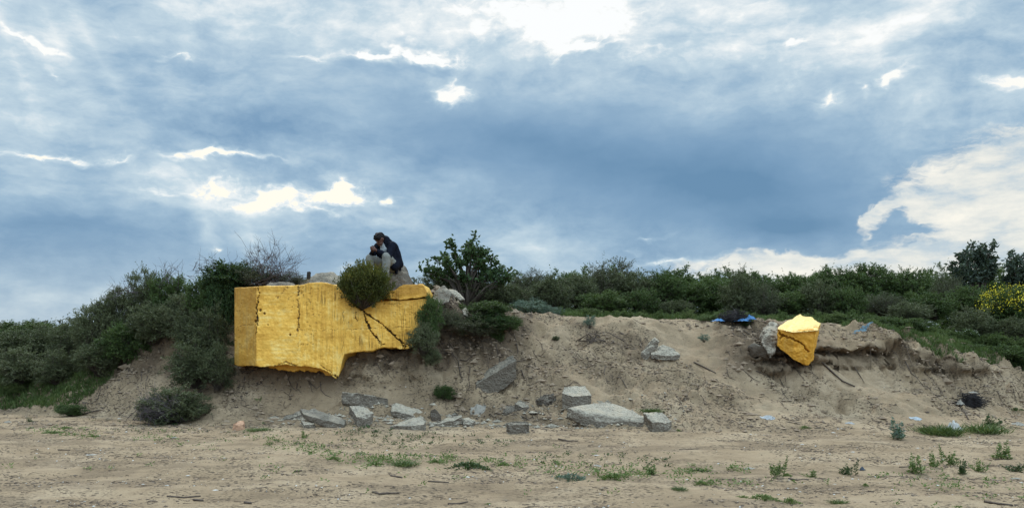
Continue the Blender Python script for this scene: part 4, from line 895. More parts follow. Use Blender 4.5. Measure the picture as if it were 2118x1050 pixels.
crest = np.interp(p, [1740,1850,1950,2050,2118,2250], [18.75,18.5,18.4,18.45,18.75,19.3])
keep = (xy[:, 1] > crest+0.25*vn2(xy[:, 0]*1.5, xy[:, 0]*0, 16)) & (vn2(xy[:, 0]*2.6, xy[:, 1]*2.6, 17)+ss(p, 1760, 1960)*0.9 > 0.25); xy = xy[keep]
blades('grass', xy, rng.uniform(0.04, 0.17, len(xy)), 0.014, 'grass', 62, label='short green grass creeping over the broken edge at right')
xy = in_px(42000, -260, 260, 18.4, 22.0, rng); p = CX+F*xy[:, 0]/xy[:, 1]
lo = np.interp(p, [-260,0,60,120,180,230,260], [20.2,19.6,19.3,19.0,19.1,19.4,19.9])+0.3*vn2(xy[:, 0]*1.7, xy[:, 0]*0, 18); keep = xy[:, 1] > lo; xy = xy[keep]
blades('grass', xy, rng.uniform(0.06, 0.19, len(xy)), 0.020, 'weed_dark', 63, label='bright green grass on the low bank at left')
xy = in_px(9000, 950, 1070, 18.0, 18.9, rng); xy = xy[(vn2(xy[:, 0]*3, xy[:, 1]*3, 19) > -0.1)]; blades('grass', xy, rng.uniform(0.05, 0.16, len(xy)), 0.012, 'grass', 64, lean=0.6, label='green moss and grass over the mound right of the gold block')

# crumbs of bark, dry leaf and clods: far too many to count
def bits(name, n, seed, mats, size, region, dens, label, flat=0.5):
    rng = np.random.default_rng(seed); xy = in_px(n, *region, rng); xy = xy[dens(xy, rng)]; n = len(xy)
    z = samp(ZG, xy[:, 0], xy[:, 1]); s = size[0]*(size[1]/size[0])**(rng.random(n)**2.2); a = rng.uniform(0, math.pi, n)
    base = np.array([(1,0,0),(0,1,0),(-1,0,0),(0,-1,0),(0,0,1),(0,0,-1)], float); fc = np.array([(0,1,4),(1,2,4),(2,3,4),(3,0,4),(1,0,5),(2,1,5),(3,2,5),(0,3,5)])
    V = base[None]*rng.uniform(0.5, 1.3, (n, 6, 1))*np.stack([rng.uniform(0.8, 2.4, n), rng.uniform(0.4, 1, n), np.full(n, flat)], 1)[:, None, :]*s[:, None, None]
    ca, sa = np.cos(a)[:, None], np.sin(a)[:, None]; x = V[:, :, 0]*ca-V[:, :, 1]*sa; y = V[:, :, 0]*sa+V[:, :, 1]*ca
    V = np.stack([x+xy[:, :1], y+xy[:, 1:], V[:, :, 2]+z[:, None]+s[:, None]*flat*0.3], -1)
    Fc = (fc[None]+np.arange(n)[:, None, None]*6).reshape(-1, 3)
    me = np_mesh(name, V.reshape(-1, 3), Fc, M[mats], False); return tag(link(name, me), label, None, None, 'stuff')
def dens_slope(xy, rng):
    d = samp(DG, xy[:, 0], xy[:, 1]); c = samp(CG, xy[:, 0], xy[:, 1]); s = samp(SG, xy[:, 0], xy[:, 1])
    m = fbm2(xy[:, 0]*1.3, xy[:, 1]*1.3, 33, 3); return (rng.random(len(xy)) < np.clip(0.25+0.8*d+0.7*m, 0.03, 1)*(1-0.85*c)*(0.25+ss(s, 0.1, 0.5)))
def dens_flat(xy, rng):
    m = fbm2(xy[:, 0]*0.7, xy[:, 1]*2.2, 34, 4, 0.65); s = samp(SG, xy[:, 0], xy[:, 1]); return rng.random(len(xy)) < np.clip(0.14+1.3*(m-0.05), 0.015, 1)*(1-ss(s, 0.2, 0.5)*0.6)
bits('dark_crumbs', 40000, 71, 'driftwood', (0.006, 0.035), (-40, 2160, 15.0, 20.2), dens_slope, 'dark crumbs of bark and root on the bank')
bits('dark_crumbs', 52000, 72, 'driftwood', (0.004, 0.020), (-60, 2180, 8.0, 17.0), dens_flat, 'dark crumbs of bark and dry leaf scattered over the flat sand', flat=0.4)
M['clod'] = simple('sand_clods', (0.24,0.175,0.12), 0.95, 0.3, 15)
bits('sand_clods', 30000, 73, 'clod', (0.010, 0.055), (-40, 2160, 15.0, 20.2), dens_slope, 'lumps of dark sandy soil rolling down the bank', flat=0.7)
bits('sand_clods', 7000, 74, 'clod', (0.006, 0.030), (-60, 2180, 8.0, 17.0), dens_flat, 'small soil lumps on the flat sand', flat=0.6)
M['pale_chip'] = simple('pale_chips', (0.55,0.53,0.50), 0.8, 0.15, 30)
bits('pale_chips', 2600, 75, 'pale_chip', (0.005, 0.020), (-60, 2180, 8.0, 17.6), dens_flat, 'pale shell and concrete chips on the sand', flat=0.5)
def dens_rubble(xy, rng):
    p = CX+F*xy[:, 0]/xy[:, 1]; return rng.random(len(xy)) < 0.9*np.exp(-((p-800)/190)**2)+0.7*np.exp(-((p-1200)/190)**2)
bits('rubble_fragments', 1500, 76, 'concrete', (0.012, 0.075), (560, 1420, 15.4, 16.65), dens_rubble, 'small broken fragments of concrete strewn between the larger pieces', flat=0.7)
# thin dry roots and stems on the ground
def stems(name, n, seed, region, dens, L, r, label, down=False):
    rng = np.random.default_rng(seed); xy = in_px(n, *region, rng); xy = xy[dens(xy, rng)]; segs = []
    for x, y in xy:
        l = rng.uniform(*L); a = rng.normal()*0.5+(-0.7 if down else 0); k = 4; pts = []; cx, cy = x, y
        for i in range(k): pts.append((cx, cy)); a += rng.normal()*0.45; cx += math.cos(a)*l/k; cy += math.sin(a)*l/k
        pts = np.array(pts); zz = samp(ZG, pts[:, 0], pts[:, 1])+r*0.6+np.abs(rng.normal(size=k))*l*0.04
        segs.append([((p[0], p[1], z), r*(1-0.2*i)) for i, (p, z) in enumerate(zip(pts, zz))])
    return tag(link(name, tubes(name, segs, M['driftwood'])), label, None, None, 'stuff')
stems('dry_stems', 2600, 81, (-40, 2160, 15.2, 19.6), dens_slope, (0.08, 0.42), 0.006, 'thin dark roots and stems lying on the bank', True)
stems('dry_stems', 3600, 82, (-60, 2180, 8.0, 16.6), dens_flat, (0.04, 0.22), 0.0035, 'thin dry stems strewn over the flat sand')
def dens_dirt(xy, rng):
    return rng.random(len(xy)) < ss(samp(DG, xy[:, 0], xy[:, 1]), 0.35, 0.8)*(0.35+0.65*ss(vn2(xy[:, 0]*1.8, xy[:, 1]*1.8, 36), -.1, .5))
stems('bare_roots', 1500, 83, (140, 2160, 16.3, 19.6), dens_dirt, (0.15, 0.60), 0.011, 'dark bare roots sticking out of the eroded soil', True)
bits('soil_lumps', 9000, 84, 'clod', (0.02, 0.09), (140, 2160, 16.2, 19.6), dens_dirt, 'large crumbled lumps of dark soil below the overhangs', flat=0.8)
# tiny scattered green sprouts
def sprouts(name, spots, seed, mat, label, leaf=(0.035, 0.016), h=0.05):
    rng = np.random.default_rng(seed); P0 = []; D = []
    for (x, y, n, r) in spots:
        q = np.column_stack([x+rng.normal(size=n)*r, y+rng.normal(size=n)*r*0.8]); z = samp(ZG, q[:, 0], q[:, 1]); P0.append(np.column_stack([q, z+rng.uniform(0, h, n)])); d = rng.normal(size=(n, 3)); d[:, 2] = np.abs(d[:, 2])*0.5+0.15; D.append(d)
    P0 = np.concatenate(P0); D = np.concatenate(D); n = len(P0)
    return tag(link(name, leaves_mesh(name, P0, D, leaf[0]*rng.uniform(.6, 1.4, n), leaf[1], M[mat], rng)), label, None, None, 'stuff')
rr = np.random.default_rng(91)
def band(pl, n, jit, per, r):
    pl = np.array(pl, float); out = []
    seg = rr.integers(0, len(pl)-1, n); t = rr.random(n)
    for s_, u in zip(seg, t):
        p = pl[s_]*(1-u)+pl[s_+1]*u; gp = ground(p[0]+rr.normal()*jit*2.2, p[1]+rr.normal()*jit); out.append((gp.x, gp.y, int(per*rr.uniform(.3, 1.6))+2, r*rr.uniform(.5, 1.4)))
    return out
sprouts('sprouts', band([(520,908),(600,925),(680,940),(760,955)], 60, 7, 12, 0.05) + band([(760,955),(900,950),(1080,962)], 60, 5, 16, 0.06)+band([(1090,960),(1230,975),(1330,985),(1450,975)], 55, 7, 14, 0.05)
   + band([(1430,975),(1560,975)], 14, 5, 12, .05)+band([(1430,1000),(1560,1005)], 16, 4, 12, .05)+band([(70,890),(200,898)], 22, 5, 14, .05)+band([(300,905),(420,925)], 14, 6, 10, .05)+band([(1800,985),(2118,1010)], 30, 18, 10, .05)+band([(20,930),(2100,1030)], 60, 25, 8, .035), 92, 'weed', 'small green sprouts creeping in bands over the flat sand')
sprouts('sprouts', band([(720,890),(860,905),(1050,915)], 60, 7, 9, 0.03)+band([(560,900),(900,935)], 60, 14, 7, .03)+band([(100,870),(520,905)], 34, 14, 8, .04)+band([(1100,945),(1400,960)], 40, 8, 7, .025), 93, 'dark_leaf', 'dark little sprouts dotted over the sand in front of the rubble', leaf=(0.03, 0.018), h=0.035)

# single weeds
def weed_mesh(kind, seed):
    rng = np.random.default_rng(seed); P0 = []; D = []; segs = []
    if kind == 'upright':      # leafy stalks, unit height 1
        for s_ in range(9):
            b = np.array([rng.normal()*0.16, rng.normal()*0.16, 0]); h = rng.uniform(0.22, 0.9) if s_ else 1.0; tip = b+np.array([rng.normal()*0.26*(1 if s_ else .3), rng.normal()*0.26, h]); segs.append([(b, .014), (tip, .005)])
            n = int(46*h); t = rng.uniform(0.08, 1.0, n); a = rng.uniform(0, 6.28, n); P0.append(b+(tip-b)*t[:, None]); d = np.stack([np.cos(a), np.sin(a), rng.uniform(.1, .9, n)], 1); D.append(d*(1.15-t*0.75)[:, None])
        P0 = np.concatenate(P0); D = np.concatenate(D); L = 0.20*np.linalg.norm(D, axis=1); w = 0.060
    elif kind == 'mat':        # low spreading rosette, unit radius 1
        n = 430; a = rng.uniform(0, 6.28, n); a += 0.35*np.sin(5*a+seed); r = rng.uniform(0, 1, n)**0.85*(1+0.45*np.sin(3*a+seed)+0.25*np.sin(7*a)); P0 = np.stack([r*np.cos(a), r*np.sin(a)*0.7, rng.uniform(0, 0.30, n)*(1.15-r)], 1)
        D = np.stack([np.cos(a), np.sin(a), rng.uniform(0.1, 1.3, n)], 1)+rng.normal(size=(n, 3))*0.4; L = 0.17*rng.uniform(.5, 1.3, n); w = 0.075
        for k in range(10): a_ = k*0.63; segs.append([((0, 0, 0.02), .012), ((0.8*math.cos(a_), 0.6*math.sin(a_), 0.06), .006)])
    else:                      # grass tuft
        n = 320; P0 = np.column_stack([rng.normal(size=(n, 2))*0.22, np.zeros(n)]); D = rng.normal(size=(n, 3))*0.5; D[:, 2] = 1; L = rng.uniform(.35, 1.0, n); w = 0.035; segs = [[((0, 0, -0.02), .02), ((0, 0, .1), .01)]]
    return P0, D, L, w, segs
WM = {}
def weed(kind, px, py, wpx, hpx, label, mat='weed', group=None, v=0, name='weed'):
    key = (kind, mat, v)
    if key not in WM:
        P0, D, L, w, segs = weed_mesh(kind, 700+v*13+len(kind)); r_ = np.random.default_rng(v+5); WM[key] = (leaves_mesh('leaves', P0, D, L, w, M[mat], r_), tubes('stem', segs, M['weed']))
    g_ = ground(px, py); s = g_.y/F; e = empty(name, g_-Vector((0, 0, 0.01)), label, 'weed', group, random.Random(px).uniform(0, 6.28))
    if kind == 'mat': e.scale = (wpx*s/2, wpx*s/2, hpx*s*2.2)
    else: e.scale = (max(wpx*s/2/0.42, 0.03),)*2+(hpx*s,)
    link('leaves', WM[key][0], e); link('stem', WM[key][1], e); return e
WG = 'single weeds on the flat sand'
for i, q in enumerate([
 ('upright',1605,985,30,46,'pointed green weed with one tall spike, right of the middle foreground'),('mat',1628,984,26,10,'low leaves at the foot of the weed with one tall spike'),
 ('upright',1680,986,26,18,'small bushy weed right of the weed with one tall spike'),('upright',1752,982,30,34,'slender pale green weed between small bushy weed and dark litter'),
 ('upright',1897,978,40,44,'broad bright green weed, left one of two tall weeds at right'),('upright',1930,965,24,34,'thin reddish green weed behind the broad bright one'),
 ('upright',1968,962,30,44,'tall dark topped weed, highest one at right'),('upright',1990,980,26,34,'pale weed touching the tall dark topped one'),
 ('upright',2026,975,26,30,'narrow pale weed, last clear one before the right corner'),('upright',2094,975,36,26,'dark ragged weed near the right edge of the flat sand'),
 ('upright',2070,950,44,40,'sparse wiry weed near the right edge'),('mat',1580,1030,70,12,'long leafy patch in the lower right foreground'),
 ('mat',1635,1038,44,14,'dark leafy rosette at the right end of the long leafy patch'),('mat',1538,1028,36,8,'small leaves at the left end of the long leafy patch'),
 ('mat',1180,990,84,16,'broad leafed patch with bluish leaves in the middle foreground'),('mat',1268,988,74,14,'fine leafed bright patch right of the broad leafed patch'),
 ('upright',1345,980,34,24,'small dark upright weed right of the fine leafed patch'),('mat',970,966,96,16,'dense dark green patch left of the middle foreground'),
 ('mat',1040,962,60,10,'light green leaves right of the dense dark green patch'),('tuft',838,962,44,16,'yellowish fine grass tuft left of the dense patch'),('mat',775,960,44,8,'flat green patch left of the yellowish tuft'),
 ('mat',900,956,44,9,'small leaves between the yellowish tuft and the dense patch'),('mat',1450,1000,44,9,'flat weed patch behind the long leafy patch'),('mat',1448,974,50,8,'thin strip of leaves right of the small dark upright weed'),
 ('tuft',536,890,40,9,'small grass tuft right of the orange brown stone'),('upright',62,872,12,12,'small dark weed at the left of the flat sand'),('mat',110,895,60,7,'flat green patch in the left foreground'),('mat',135,886,40,7,'flat green patch just below the dune toe at left'),
 ('mat',192,903,36,6,'small flat weed in the left foreground'),('upright',628,905,14,18,'thin upright weed in front of the tilted slab'),('mat',690,948,54,8,'loose leaves ahead of the sandy flat slab'),
 ('upright',1858,908,44,44,'stiff blue green weed at the foot of the right slope'),('tuft',1955,900,64,30,'light green grassy clump beside the white bag'),('tuft',1925,895,40,22,'reddish green clump left of the white bag'),
 ('tuft',2040,895,64,28,'wide mossy green clump at the lower right of the bank'),('upright',2052,880,34,26,'dark green plant behind the wide mossy clump'),('mat',1665,884,34,6,'small flat green plant at the foot of the smooth sand fan'),
 ('mat',2100,848,44,7,'dark flat plant on the slope at the right edge'),('tuft',1345,852,34,12,'sparse grass tuft behind the rounded block'),('mat',1402,890,20,5,'little green leaf beside the rounded block'),
 ('mat',1790,1003,16,8,'tiny dark weed under the black litter'),('tuft',1405,1012,24,10,'small grass tuft in the middle foreground'),('upright',532,830,12,12,'tiny dark plant on the slope below the left of the gold block'),
 ('mat',1010,1042,26,5,'thin green leaves at the bottom edge left of centre'),('tuft',1735,1040,30,12,'grass blades at the bottom edge right of centre')]):
    mt = 'silver' if 'blue green' in q[5] or 'bluish' in q[5] else 'dark_leaf' if 'dark' in q[5] and q[0] != 'tuft' and i % 2 else 'grass' if q[0] == 'tuft' else 'weed'
    weed(*q, mat=mt, v=i % 3, group=WG)

# sticks one can point at
SG_ = 'dark sticks lying on the sand'
def stick(pts, r, label, lift=0.0, group=SG_, name='stick'):
    P_ = [ground(a, b) for a, b in pts]; c = P_[0].copy()
    o = link(name, tubes(name, [[(tuple(q-c+Vector((0, 0, r*0.7+(lift if 0 < i < len(P_)-1 else 0)))), r*(1-0.12*i)) for i, q in enumerate(P_)]], M['driftwood']), loc=c); return tag(o, label, 'stick', group)
stick([(770,1018),(785,1022),(805,1021),(826,1020)], .012, 'short thick stick at the bottom, left of centre')
stick([(885,996),(905,997),(928,998)], .010, 'stick just above and right of the short thick one')
stick([(926,1042),(950,1042),(968,1038)], .009, 'slightly bent stick at the bottom edge left of centre')
stick([(1155,908),(1175,912),(1196,912)], .011, 'dark stick lying in front of the largest flat slab')
stick([(808,984),(832,988)], .010, 'little dark stick left of the dense dark green patch')
stick([(345,1027),(380,1029),(415,1026)], .009, 'thin long stick in the left foreground')
stick([(400,1034),(420,1036)], .012, 'short dark stick below the thin long one')
stick([(505,1040),(520,1042)], .014, 'short dark stub of wood at the bottom left of centre')
stick([(120,930),(145,931)], .008, 'thin stick in the left foreground near the flat green patches')
stick([(608,976),(625,974)], .012, 'small dark stick in the foreground below the tilted slab')
stick([(2035,1038),(2060,1042),(2095,1046)], .012, 'long dark stick in the lower right corner')
stick([(1630,990),(1650,993),(1672,992)], .009, 'stick between the weed with one tall spike and the small bushy weed')
stick([(1405,930),(1445,928)], .007, 'pale thin stick on the sand right of the rounded block')
stick([(1860,966),(1885,965)], .008, 'dark stick left of the broad bright green weed')
stick([(1700,752),(1722,772),(1742,790),(1768,800)], .020, 'long dark root running down the slope below the small gold block', 0.01)
stick([(1990,845),(1998,858),(2003,868)], .016, 'charred stick standing under the black burnt heap')
stick([(335,875),(352,878),(368,884)], .010, 'reddish stick in front of the low rounded shrub')
stick([(170,858),(200,852),(225,848)], .014, 'dark branch lying at the toe of the left dune', .02)
stick([(225,760),(250,742),(275,728)], .015, 'dark root on the bare dirt of the left dune')
stick([(1435,750),(1460,762),(1480,772)], .016, 'short dark root on the sand left of the small gold block')

# black stub standing on the block
me = remesh_points('stub', [Vector(q) for q in [(-.035,-.03,0),(.03,-.03,0),(.035,.03,0),(-.03,.03,0),(-.03,-.02,.15),(.035,-.02,.16),(.05,.02,.14),(-.02,.02,.13)]], simple('charred_wood', (0.02,0.018,0.016), .9), .008, .004)
tag(link('wooden_stub', me, loc=W(638,577,17.75)), 'small black stub standing on the rocks above the gold block', 'stub')

# plastic, tarpaulin and rags
def crumple(name, px, py, wx, h, col, label, cat, seed, Y=None, d=None, parent=None, rough=0.45, res=26, z0=0.0):
    """a crumpled sheet with folds, lying on the ground"""
    c = ground(px, py) if Y is None else W(px, py, Y); s = c.y/F; w = wx*s; d = d or w*0.6; n = res
    u, v = np.meshgrid(np.linspace(-1, 1, n), np.linspace(-1, 1, n)); x = u*w/2*(1+.25*vn2(v*1.5, u, seed)); y = v*d/2*(1+.3*vn2(u*1.5, v, seed+1))
    r = np.abs(fbm2(u*2.2, v*2.2, seed+2, 4, .6)); z = h*s*(1-ss(np.hypot(u, v), .1, 1.2))*(0.45+0.45*np.clip(r, 0, 1))*0.8+0.004+0.10*h*s*vn2(u*7, v*7, seed+8)
    gz = samp(ZG, (x+c.x).ravel(), (y+c.y).ravel()).reshape(n, n)-c.z if Y is None else 0
    zz = z+gz+z0; i = np.arange(n*n).reshape(n, n); keep = (np.hypot(u, v)+.25*vn2(u*3, v*3, seed+4))[:-1, :-1] < 1.15
    f = np.stack([i[:-1, :-1], i[:-1, 1:], i[1:, 1:], i[1:, :-1]], -1)[keep].reshape(-1, 4)
    me = np_mesh(name, np.stack([x, y, zz], -1).reshape(-1, 3), f, simple(name+'_sheet', col, rough, .12, 30), False)
    o = link(name, me, parent, None if parent else c)
    if not parent: tag(o, label, cat)
    return o
crumple('plastic_bag', 1972, 888, 34, 26, (.42,.40,.37), 'white plastic bag lying beside the grassy clump at right', 'plastic bag', 3)
crumple('plastic_scrap', 2108, 878, 28, 8, (.25,.22,.18), 'white plastic scrap at the right edge of the bank foot', 'plastic scrap', 4)
crumple('plastic_scrap', 1588, 866, 26, 8, (.34,.34,.34), 'greyish plastic scrap half buried in the smooth sand fan', 'plastic scrap', 5)
crumple('plastic_scrap', 1757, 876, 20, 6, (.32,.31,.30), 'faint grey plastic scrap on the slope, right of the half buried one', 'plastic scrap', 6)
crumple('plastic_scrap', 1550, 969, 24, 4, (.25,.22,.18), 'small white wrapper left of the weed with one tall spike', 'wrapper', 7)
crumple('plastic_scrap', 1894, 866, 24, 6, (.33,.36,.38), 'bluish scrap on the slope above the grassy clump', 'plastic scrap', 8)
crumple('plastic_scrap', 16, 873, 14, 5, (.25,.22,.18), 'tiny white scrap at the left edge of the flat sand', 'plastic scrap', 9)
crumple('plastic_scrap', 360, 905, 12, 4, (.25,.22,.18), 'small white scrap in the left foreground', 'plastic scrap', 10)
crumple('plastic_scrap', 190, 940, 22, 2, (.25,.22,.18), 'flat pale paper scrap in the left foreground', 'paper scrap', 11)
crumple('plastic_scrap', 1235, 963, 16, 3, (.25,.22,.18), 'white paper scraps above the fine leafed patch', 'paper scrap', 12)
crumple('plastic_scrap', 2100, 990, 20, 4, (.25,.22,.18), 'pale scrap near the lower right corner', 'plastic scrap', 13)
crumple('plastic_scrap', 1783, 972, 12, 12, (.05,.06,.08), 'small dark scrap standing in the right foreground', 'plastic scrap', 14)
crumple('plastic_net', 988, 850, 30, 8, (.25,.22,.18), 'crumpled white plastic net between the rubble stones', 'plastic net', 15)
crumple('plastic_strip', 1782, 684, 44, 1, (.10,.17,.21), 'blue plastic strip lying along the lip of the right bank', 'plastic strip', 16, d=.07)
tp_ = empty('blue_tarpaulin', W(1520,664,18.95), 'torn blue tarpaulin around the burnt heap on top of the bank', 'tarpaulin')
for k, (a, b, w_, h_) in enumerate([(1536,664,30,9),(1553,661,18,15),(1486,664,24,9)]):
    o = crumple('tarpaulin_fold', a, b, w_, h_, (.05,.16,.34), None, None, 20+k, Y=18.9, d=.2); o.parent = tp_; o.location = Vector(o.location)-tp_.location
def heap(name, px, py, Y, sx, sz, label, seed, col='charcoal', n=240, cat='burnt heap'):
    if 'charcoal' not in M: M['charcoal'] = simple('charred_brush', (0.022,0.018,0.018), .85, .4, 30)
    rng = np.random.default_rng(seed); s = Y/F; e = empty(name, W(px, py+sz, Y), label, cat); pts = dirs(rng, 26, 0)*np.array([sx*s, sx*s*.7, sz*2*s])*rng.uniform(.6, .85, (26, 1))
    link('ash_mound', remesh_points('ash_mound', [Vector(q) for q in pts]+[Vector((sx*s*.7, 0, -.02)), Vector((-sx*s*.7, 0, -.02))], M[col], .02, .03, 8, seed), e)
    segs = []
    for i in range(n):
        q = dirs(rng, 1, 0)[0]*np.array([sx*s, sx*s*.7, sz*2*s])*rng.uniform(.5, 1.0); d = rng.normal(size=3)*.09; d[2] = abs(d[2])*.5; segs.append([(q-d, .006), (q+rng.normal(size=3)*.01, .005), (q+d, .003)])
    link('charred_twigs', tubes('charred_twigs', segs, M[col]), e); return e
heap('burnt_heap', 1520, 652, 19.1, 36, 13, 'dark heap of burnt brushwood with blue tarpaulin on top of the bank', 61)
heap('burnt_heap', 2010, 825, 17.35, 30, 17, 'black burnt heap with white scraps on the lower slope at right', 62)
for k, (a, b, w_, h_, lb) in enumerate([(1986,836,14,14,'silvery white scrap in front of the black burnt heap'),(2012,812,16,5,'white scrap lying on top of the black burnt heap')]):
    crumple('plastic_scrap', a, b, w_, h_, (.25,.22,.18), lb, 'plastic scrap', 30+k, Y=17.1, d=.12)

# ---------------------------------------------------------------- seated person
def add_capsule(bm, a, b, ra, rb, seg=14):
    a, b = Vector(a), Vector(b); d = b-a; L = d.length; q = d.to_track_quat('Z', 'Y') if L > 1e-6 else Euler((0,0,0)).to_quaternion(); rings = []
    prof = [(-ra*math.cos(t), ra*math.sin(t)) for t in (0.35, 0.8, 1.25)]+[(0, ra)]+[(L*k/3, ra+(rb-ra)*k/3) for k in (1, 2)]+[(L, rb)]+[(L+rb*math.cos(t), rb*math.sin(t)) for t in (1.25, 0.8, 0.35)]
    for z, r in prof: rings.append([bm.verts.new(a+q @ Vector((r*math.cos(i*2*math.pi/seg), r*math.sin(i*2*math.pi/seg), z))) for i in range(seg)])
    for r0, r1 in zip(rings[:-1], rings[1:]):
        for i in range(seg): bm.faces.new((r0[i], r0[(i+1) % seg], r1[(i+1) % seg], r1[i]))
    bm.faces.new(rings[0][::-1]); bm.faces.new(rings[-1])
def add_ell(bm, c, r, rot=None, seg=18):
    m = Matrix.Translation(Vector(c)) @ (rot.to_matrix().to_4x4() if rot else Matrix.Identity(4)) @ Matrix.Diagonal((*r, 1))
    bmesh.ops.create_uvsphere(bm, u_segments=seg, v_segments=seg//2, radius=1, matrix=m)
# local frame: origin under the hips on the boulder; +x forward (where he faces), +y his left, z up
FACE = math.atan2(-0.86, -0.50)
person = empty('person', W(808, 561, 17.72), 'person in dark jacket and pale trousers sitting hunched on the boulder, hands joined', 'person', rz=FACE); person.scale = (1.06,)*3
hipL, hipR = (0.02, .10, .10), (0.02, -.10, .10)
kneeL, kneeR = (.40, .20, .235), (.43, -.16, .225)
ankL, ankR = (.40, .19, -.19), (.47, -.19, -.19)
chest = (.13, 0, .42); neck = (.24, 0, .555); head = (.335, 0, .585)
shL, shR = (.17, .17, .475), (.17, -.17, .475)
elL, elR = (.34, .22, .25), (.34, -.21, .25)
wrL, wrR = (.47, .055, .345), (.47, -.055, .345)
tilt = Euler((0, R(38), 0))
bm = bmesh.new()
for h_, k_, a_ in ((hipL, kneeL, ankL), (hipR, kneeR, ankR)):
    add_capsule(bm, h_, k_, .075, .052); add_capsule(bm, k_, a_, .048, .034); add_capsule(bm, a_, (a_[0]+.14, a_[1], a_[2]-.03), .036, .030)
add_capsule(bm, (0, 0, .12), (.05, 0, .30), .12, .11); add_capsule(bm, (.05, 0, .30), chest, .11, .12); add_capsule(bm, chest, neck, .08, .055); add_capsule(bm, neck, head, .052, .052)
for s_, e_, w_ in ((shL, elL, wrL), (shR, elR, wrR)):
    add_capsule(bm, chest, s_, .07, .055); add_capsule(bm, s_, e_, .048, .038); add_capsule(bm, e_, w_, .036, .024)
# head: skull, jaw, nose, brow, ears; face towards +x and down
def hp(x, y, z): v = tilt.to_matrix() @ Vector((x, y, z)); return Vector(head)+v
add_ell(bm, hp(-.005, 0, .02), (.098, .076, .108), tilt); add_ell(bm, hp(.03, 0, -.055), (.062, .056, .062), tilt)
add_capsule(bm, hp(.090, 0, .012), hp(.112, 0, -.026), .010, .014); add_capsule(bm, hp(.085, -.03, .028), hp(.085, .03, .028), .012, .012)
for sy_ in (-1, 1): add_ell(bm, hp(-.005, sy_*.078, -.005), (.018, .010, .030), tilt); add_ell(bm, hp(.078, sy_*.030, .006), (.012, .014, .009), tilt)
add_capsule(bm, hp(.083, -.020, -.056), hp(.083, .020, -.056), .009, .009); add_ell(bm, hp(.072, 0, -.092), (.022, .024, .018), tilt)
# hands clasped, five fingers each curling over the other hand
for sy_, w_ in ((1, wrL), (-1, wrR)):
    pal = Vector((w_[0]+.055, sy_*.028, w_[2]+.035)); add_capsule(bm, w_, pal, .024, .027)
    add_ell(bm, pal, (.040, .017, .036), Euler((0, R(-30), 0)))
    for k, fl in enumerate((.042, .048, .045, .036)):
        z_ = .030-.019*k; p0 = pal+Vector((.030-.004*k, 0, z_)); p1 = p0+Vector((fl*.62, -sy_*.014, .010)); p2 = p1+Vector((.004, -sy_*.030, -.004)); p3 = p2+Vector((-.020, -sy_*.012, -.006))
        add_capsule(bm, p0, p1, .0095, .0088, 8); add_capsule(bm, p1, p2, .0088, .0082, 8); add_capsule(bm, p2, p3, .0082, .0072, 8)
    t0 = pal+Vector((-.012, 0, .028)); t1 = t0+Vector((.020, -sy_*.010, .026)); add_capsule(bm, t0, t1, .0105, .0095, 8); add_capsule(bm, t1, t1+Vector((.022, -sy_*.012, .006)), .0095, .008, 8)
M['skin'] = simple('skin', (0.10,0.046,0.034), .55, .12, 25, .001)
me = remesh_points('body', bm, M['skin'], .0065, 0, 1, 1, smooth_it=2); link('body', me, person)
bm = bmesh.new()       # hair
add_ell(bm, hp(-.022, 0, .036), (.100, .083, .094), tilt); add_capsule(bm, hp(-.07, 0, .02), hp(-.085, 0, -.07), .062, .05); add_ell(bm, hp(-.055, 0, .0), (.070, .080, .085), tilt)
add_ell(bm, hp(.028, 0, .062), (.076, .078, .062), tilt)
M['hair'] = simple('hair', (0.010,0.008,0.008), .6, .3, 60); me = remesh_points('hair', bm, M['hair'], .008, .012, 22, 2, smooth_it=1); link('hair', me, person)
bm = bmesh.new()       # jacket, open at the front, sleeves to the wrists
add_capsule(bm, (-.055, 0, .09), (-.02, 0, .25), .150, .145); add_capsule(bm, (-.02, 0, .25), (.08, 0, .44), .150, .140); add_capsule(bm, (.07, -.08, .44), (.07, .08, .44), .115, .115)
add_capsule(bm, (.05, 0, .47), (.205, 0, .585), .130, .088); add_capsule(bm, (.18, 0, .56), (-.04, 0, .20), .115, .15); add_capsule(bm, (.06, .13, .43), (-.01, .17, .13), .095, .105); add_capsule(bm, (.06, -.13, .43), (-.01, -.17, .13), .095, .105); add_capsule(bm, (-.10, -.10, .02), (-.06, -.09, .2), .065, .085); add_capsule(bm, (-.10, .10, .02), (-.06, .09, .2), .065, .085)
add_capsule(bm, (.03, .16, -.03), (.0, .13, .2), .035, .07); add_capsule(bm, (.03, -.16, -.03), (.0, -.13, .2), .035, .07)
for s_, e_, w_ in ((shL, elL, wrL), (shR, elR, wrR)):
    add_capsule(bm, (.08, s_[1]*.7, .45), s_, .10, .078); add_capsule(bm, s_, e_, .078, .062); wm = Vector(e_)*.08+Vector(w_)*.92; add_capsule(bm, e_, wm, .060, .042)
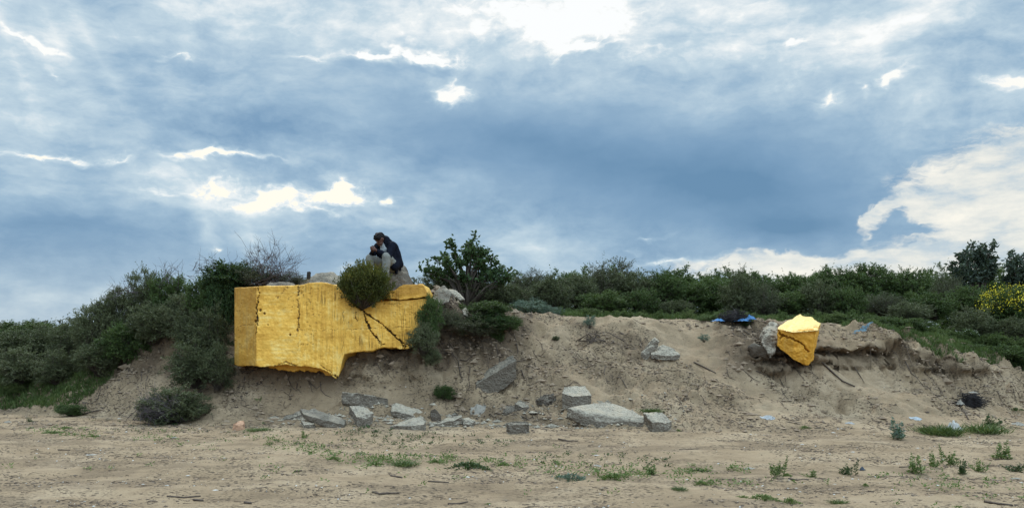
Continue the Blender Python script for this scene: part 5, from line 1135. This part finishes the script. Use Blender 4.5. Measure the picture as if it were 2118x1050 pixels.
for sg in (-1, 1):
    add_capsule(bm, (.13, sg*.115, .47), (.14, sg*.15, .22), .075, .075); add_capsule(bm, (.14, sg*.15, .22), (.10, sg*.20, .06), .07, .06); add_capsule(bm, (.02, sg*.17, .20), (.13, sg*.20, .07), .095, .085)
M['jacket'] = simple('navy_jacket', (0.006,0.007,0.013), .85, .3, 14); me = remesh_points('jacket', bm, M['jacket'], .009, .007, 9, 5, smooth_it=3); link('jacket', me, person)
bm = bmesh.new()       # shirt front and collar
add_capsule(bm, (.10, 0, .20), (.19, 0, .40), .075, .085); add_capsule(bm, (.19, 0, .40), (.258, 0, .535), .075, .050); add_capsule(bm, (.235,-.045,.565), (.275,-.03,.53), .016, .014); add_capsule(bm, (.235,.045,.565), (.275,.03,.53), .016, .014)
M['shirt'] = simple('pale_shirt', (0.34,0.36,0.37), .8, .1, 20); me = remesh_points('shirt', bm, M['shirt'], .009, .004, 12, 6, smooth_it=2); link('shirt', me, person)
bm = bmesh.new()       # wide pale trousers
add_capsule(bm, (0, -.05, .09), (0, .05, .09), .125, .125)
for h_, k_, a_ in ((hipL, kneeL, ankL), (hipR, kneeR, ankR)):
    add_capsule(bm, h_, k_, .108, .078); add_capsule(bm, k_, (k_[0]-.005, k_[1], k_[2]-.13), .078, .078); add_capsule(bm, (k_[0]-.005, k_[1], k_[2]-.13), (a_[0], a_[1], a_[2]+.03), .078, .074)
M['trousers'] = simple('pale_trousers', (0.18,0.175,0.155), .85, .12, 9, .006); me = remesh_points('trousers', bm, M['trousers'], .010, .012, 8, 7, smooth_it=2); link('trousers', me, person)
for n_, a_ in (('shoe', ankL), ('shoe', ankR)):
    bm = bmesh.new(); add_capsule(bm, (a_[0]-.03, a_[1], a_[2]-.045), (a_[0]+.16, a_[1], a_[2]-.055), .046, .036); add_capsule(bm, (a_[0], a_[1], a_[2]-.02), (a_[0], a_[1], a_[2]+.01), .042, .042)
    M.setdefault('shoe', simple('shoe_leather', (0.03,0.025,0.022), .5)); link(n_, remesh_points(n_, bm, M['shoe'], .009, 0, 1, 1, smooth_it=1), person)
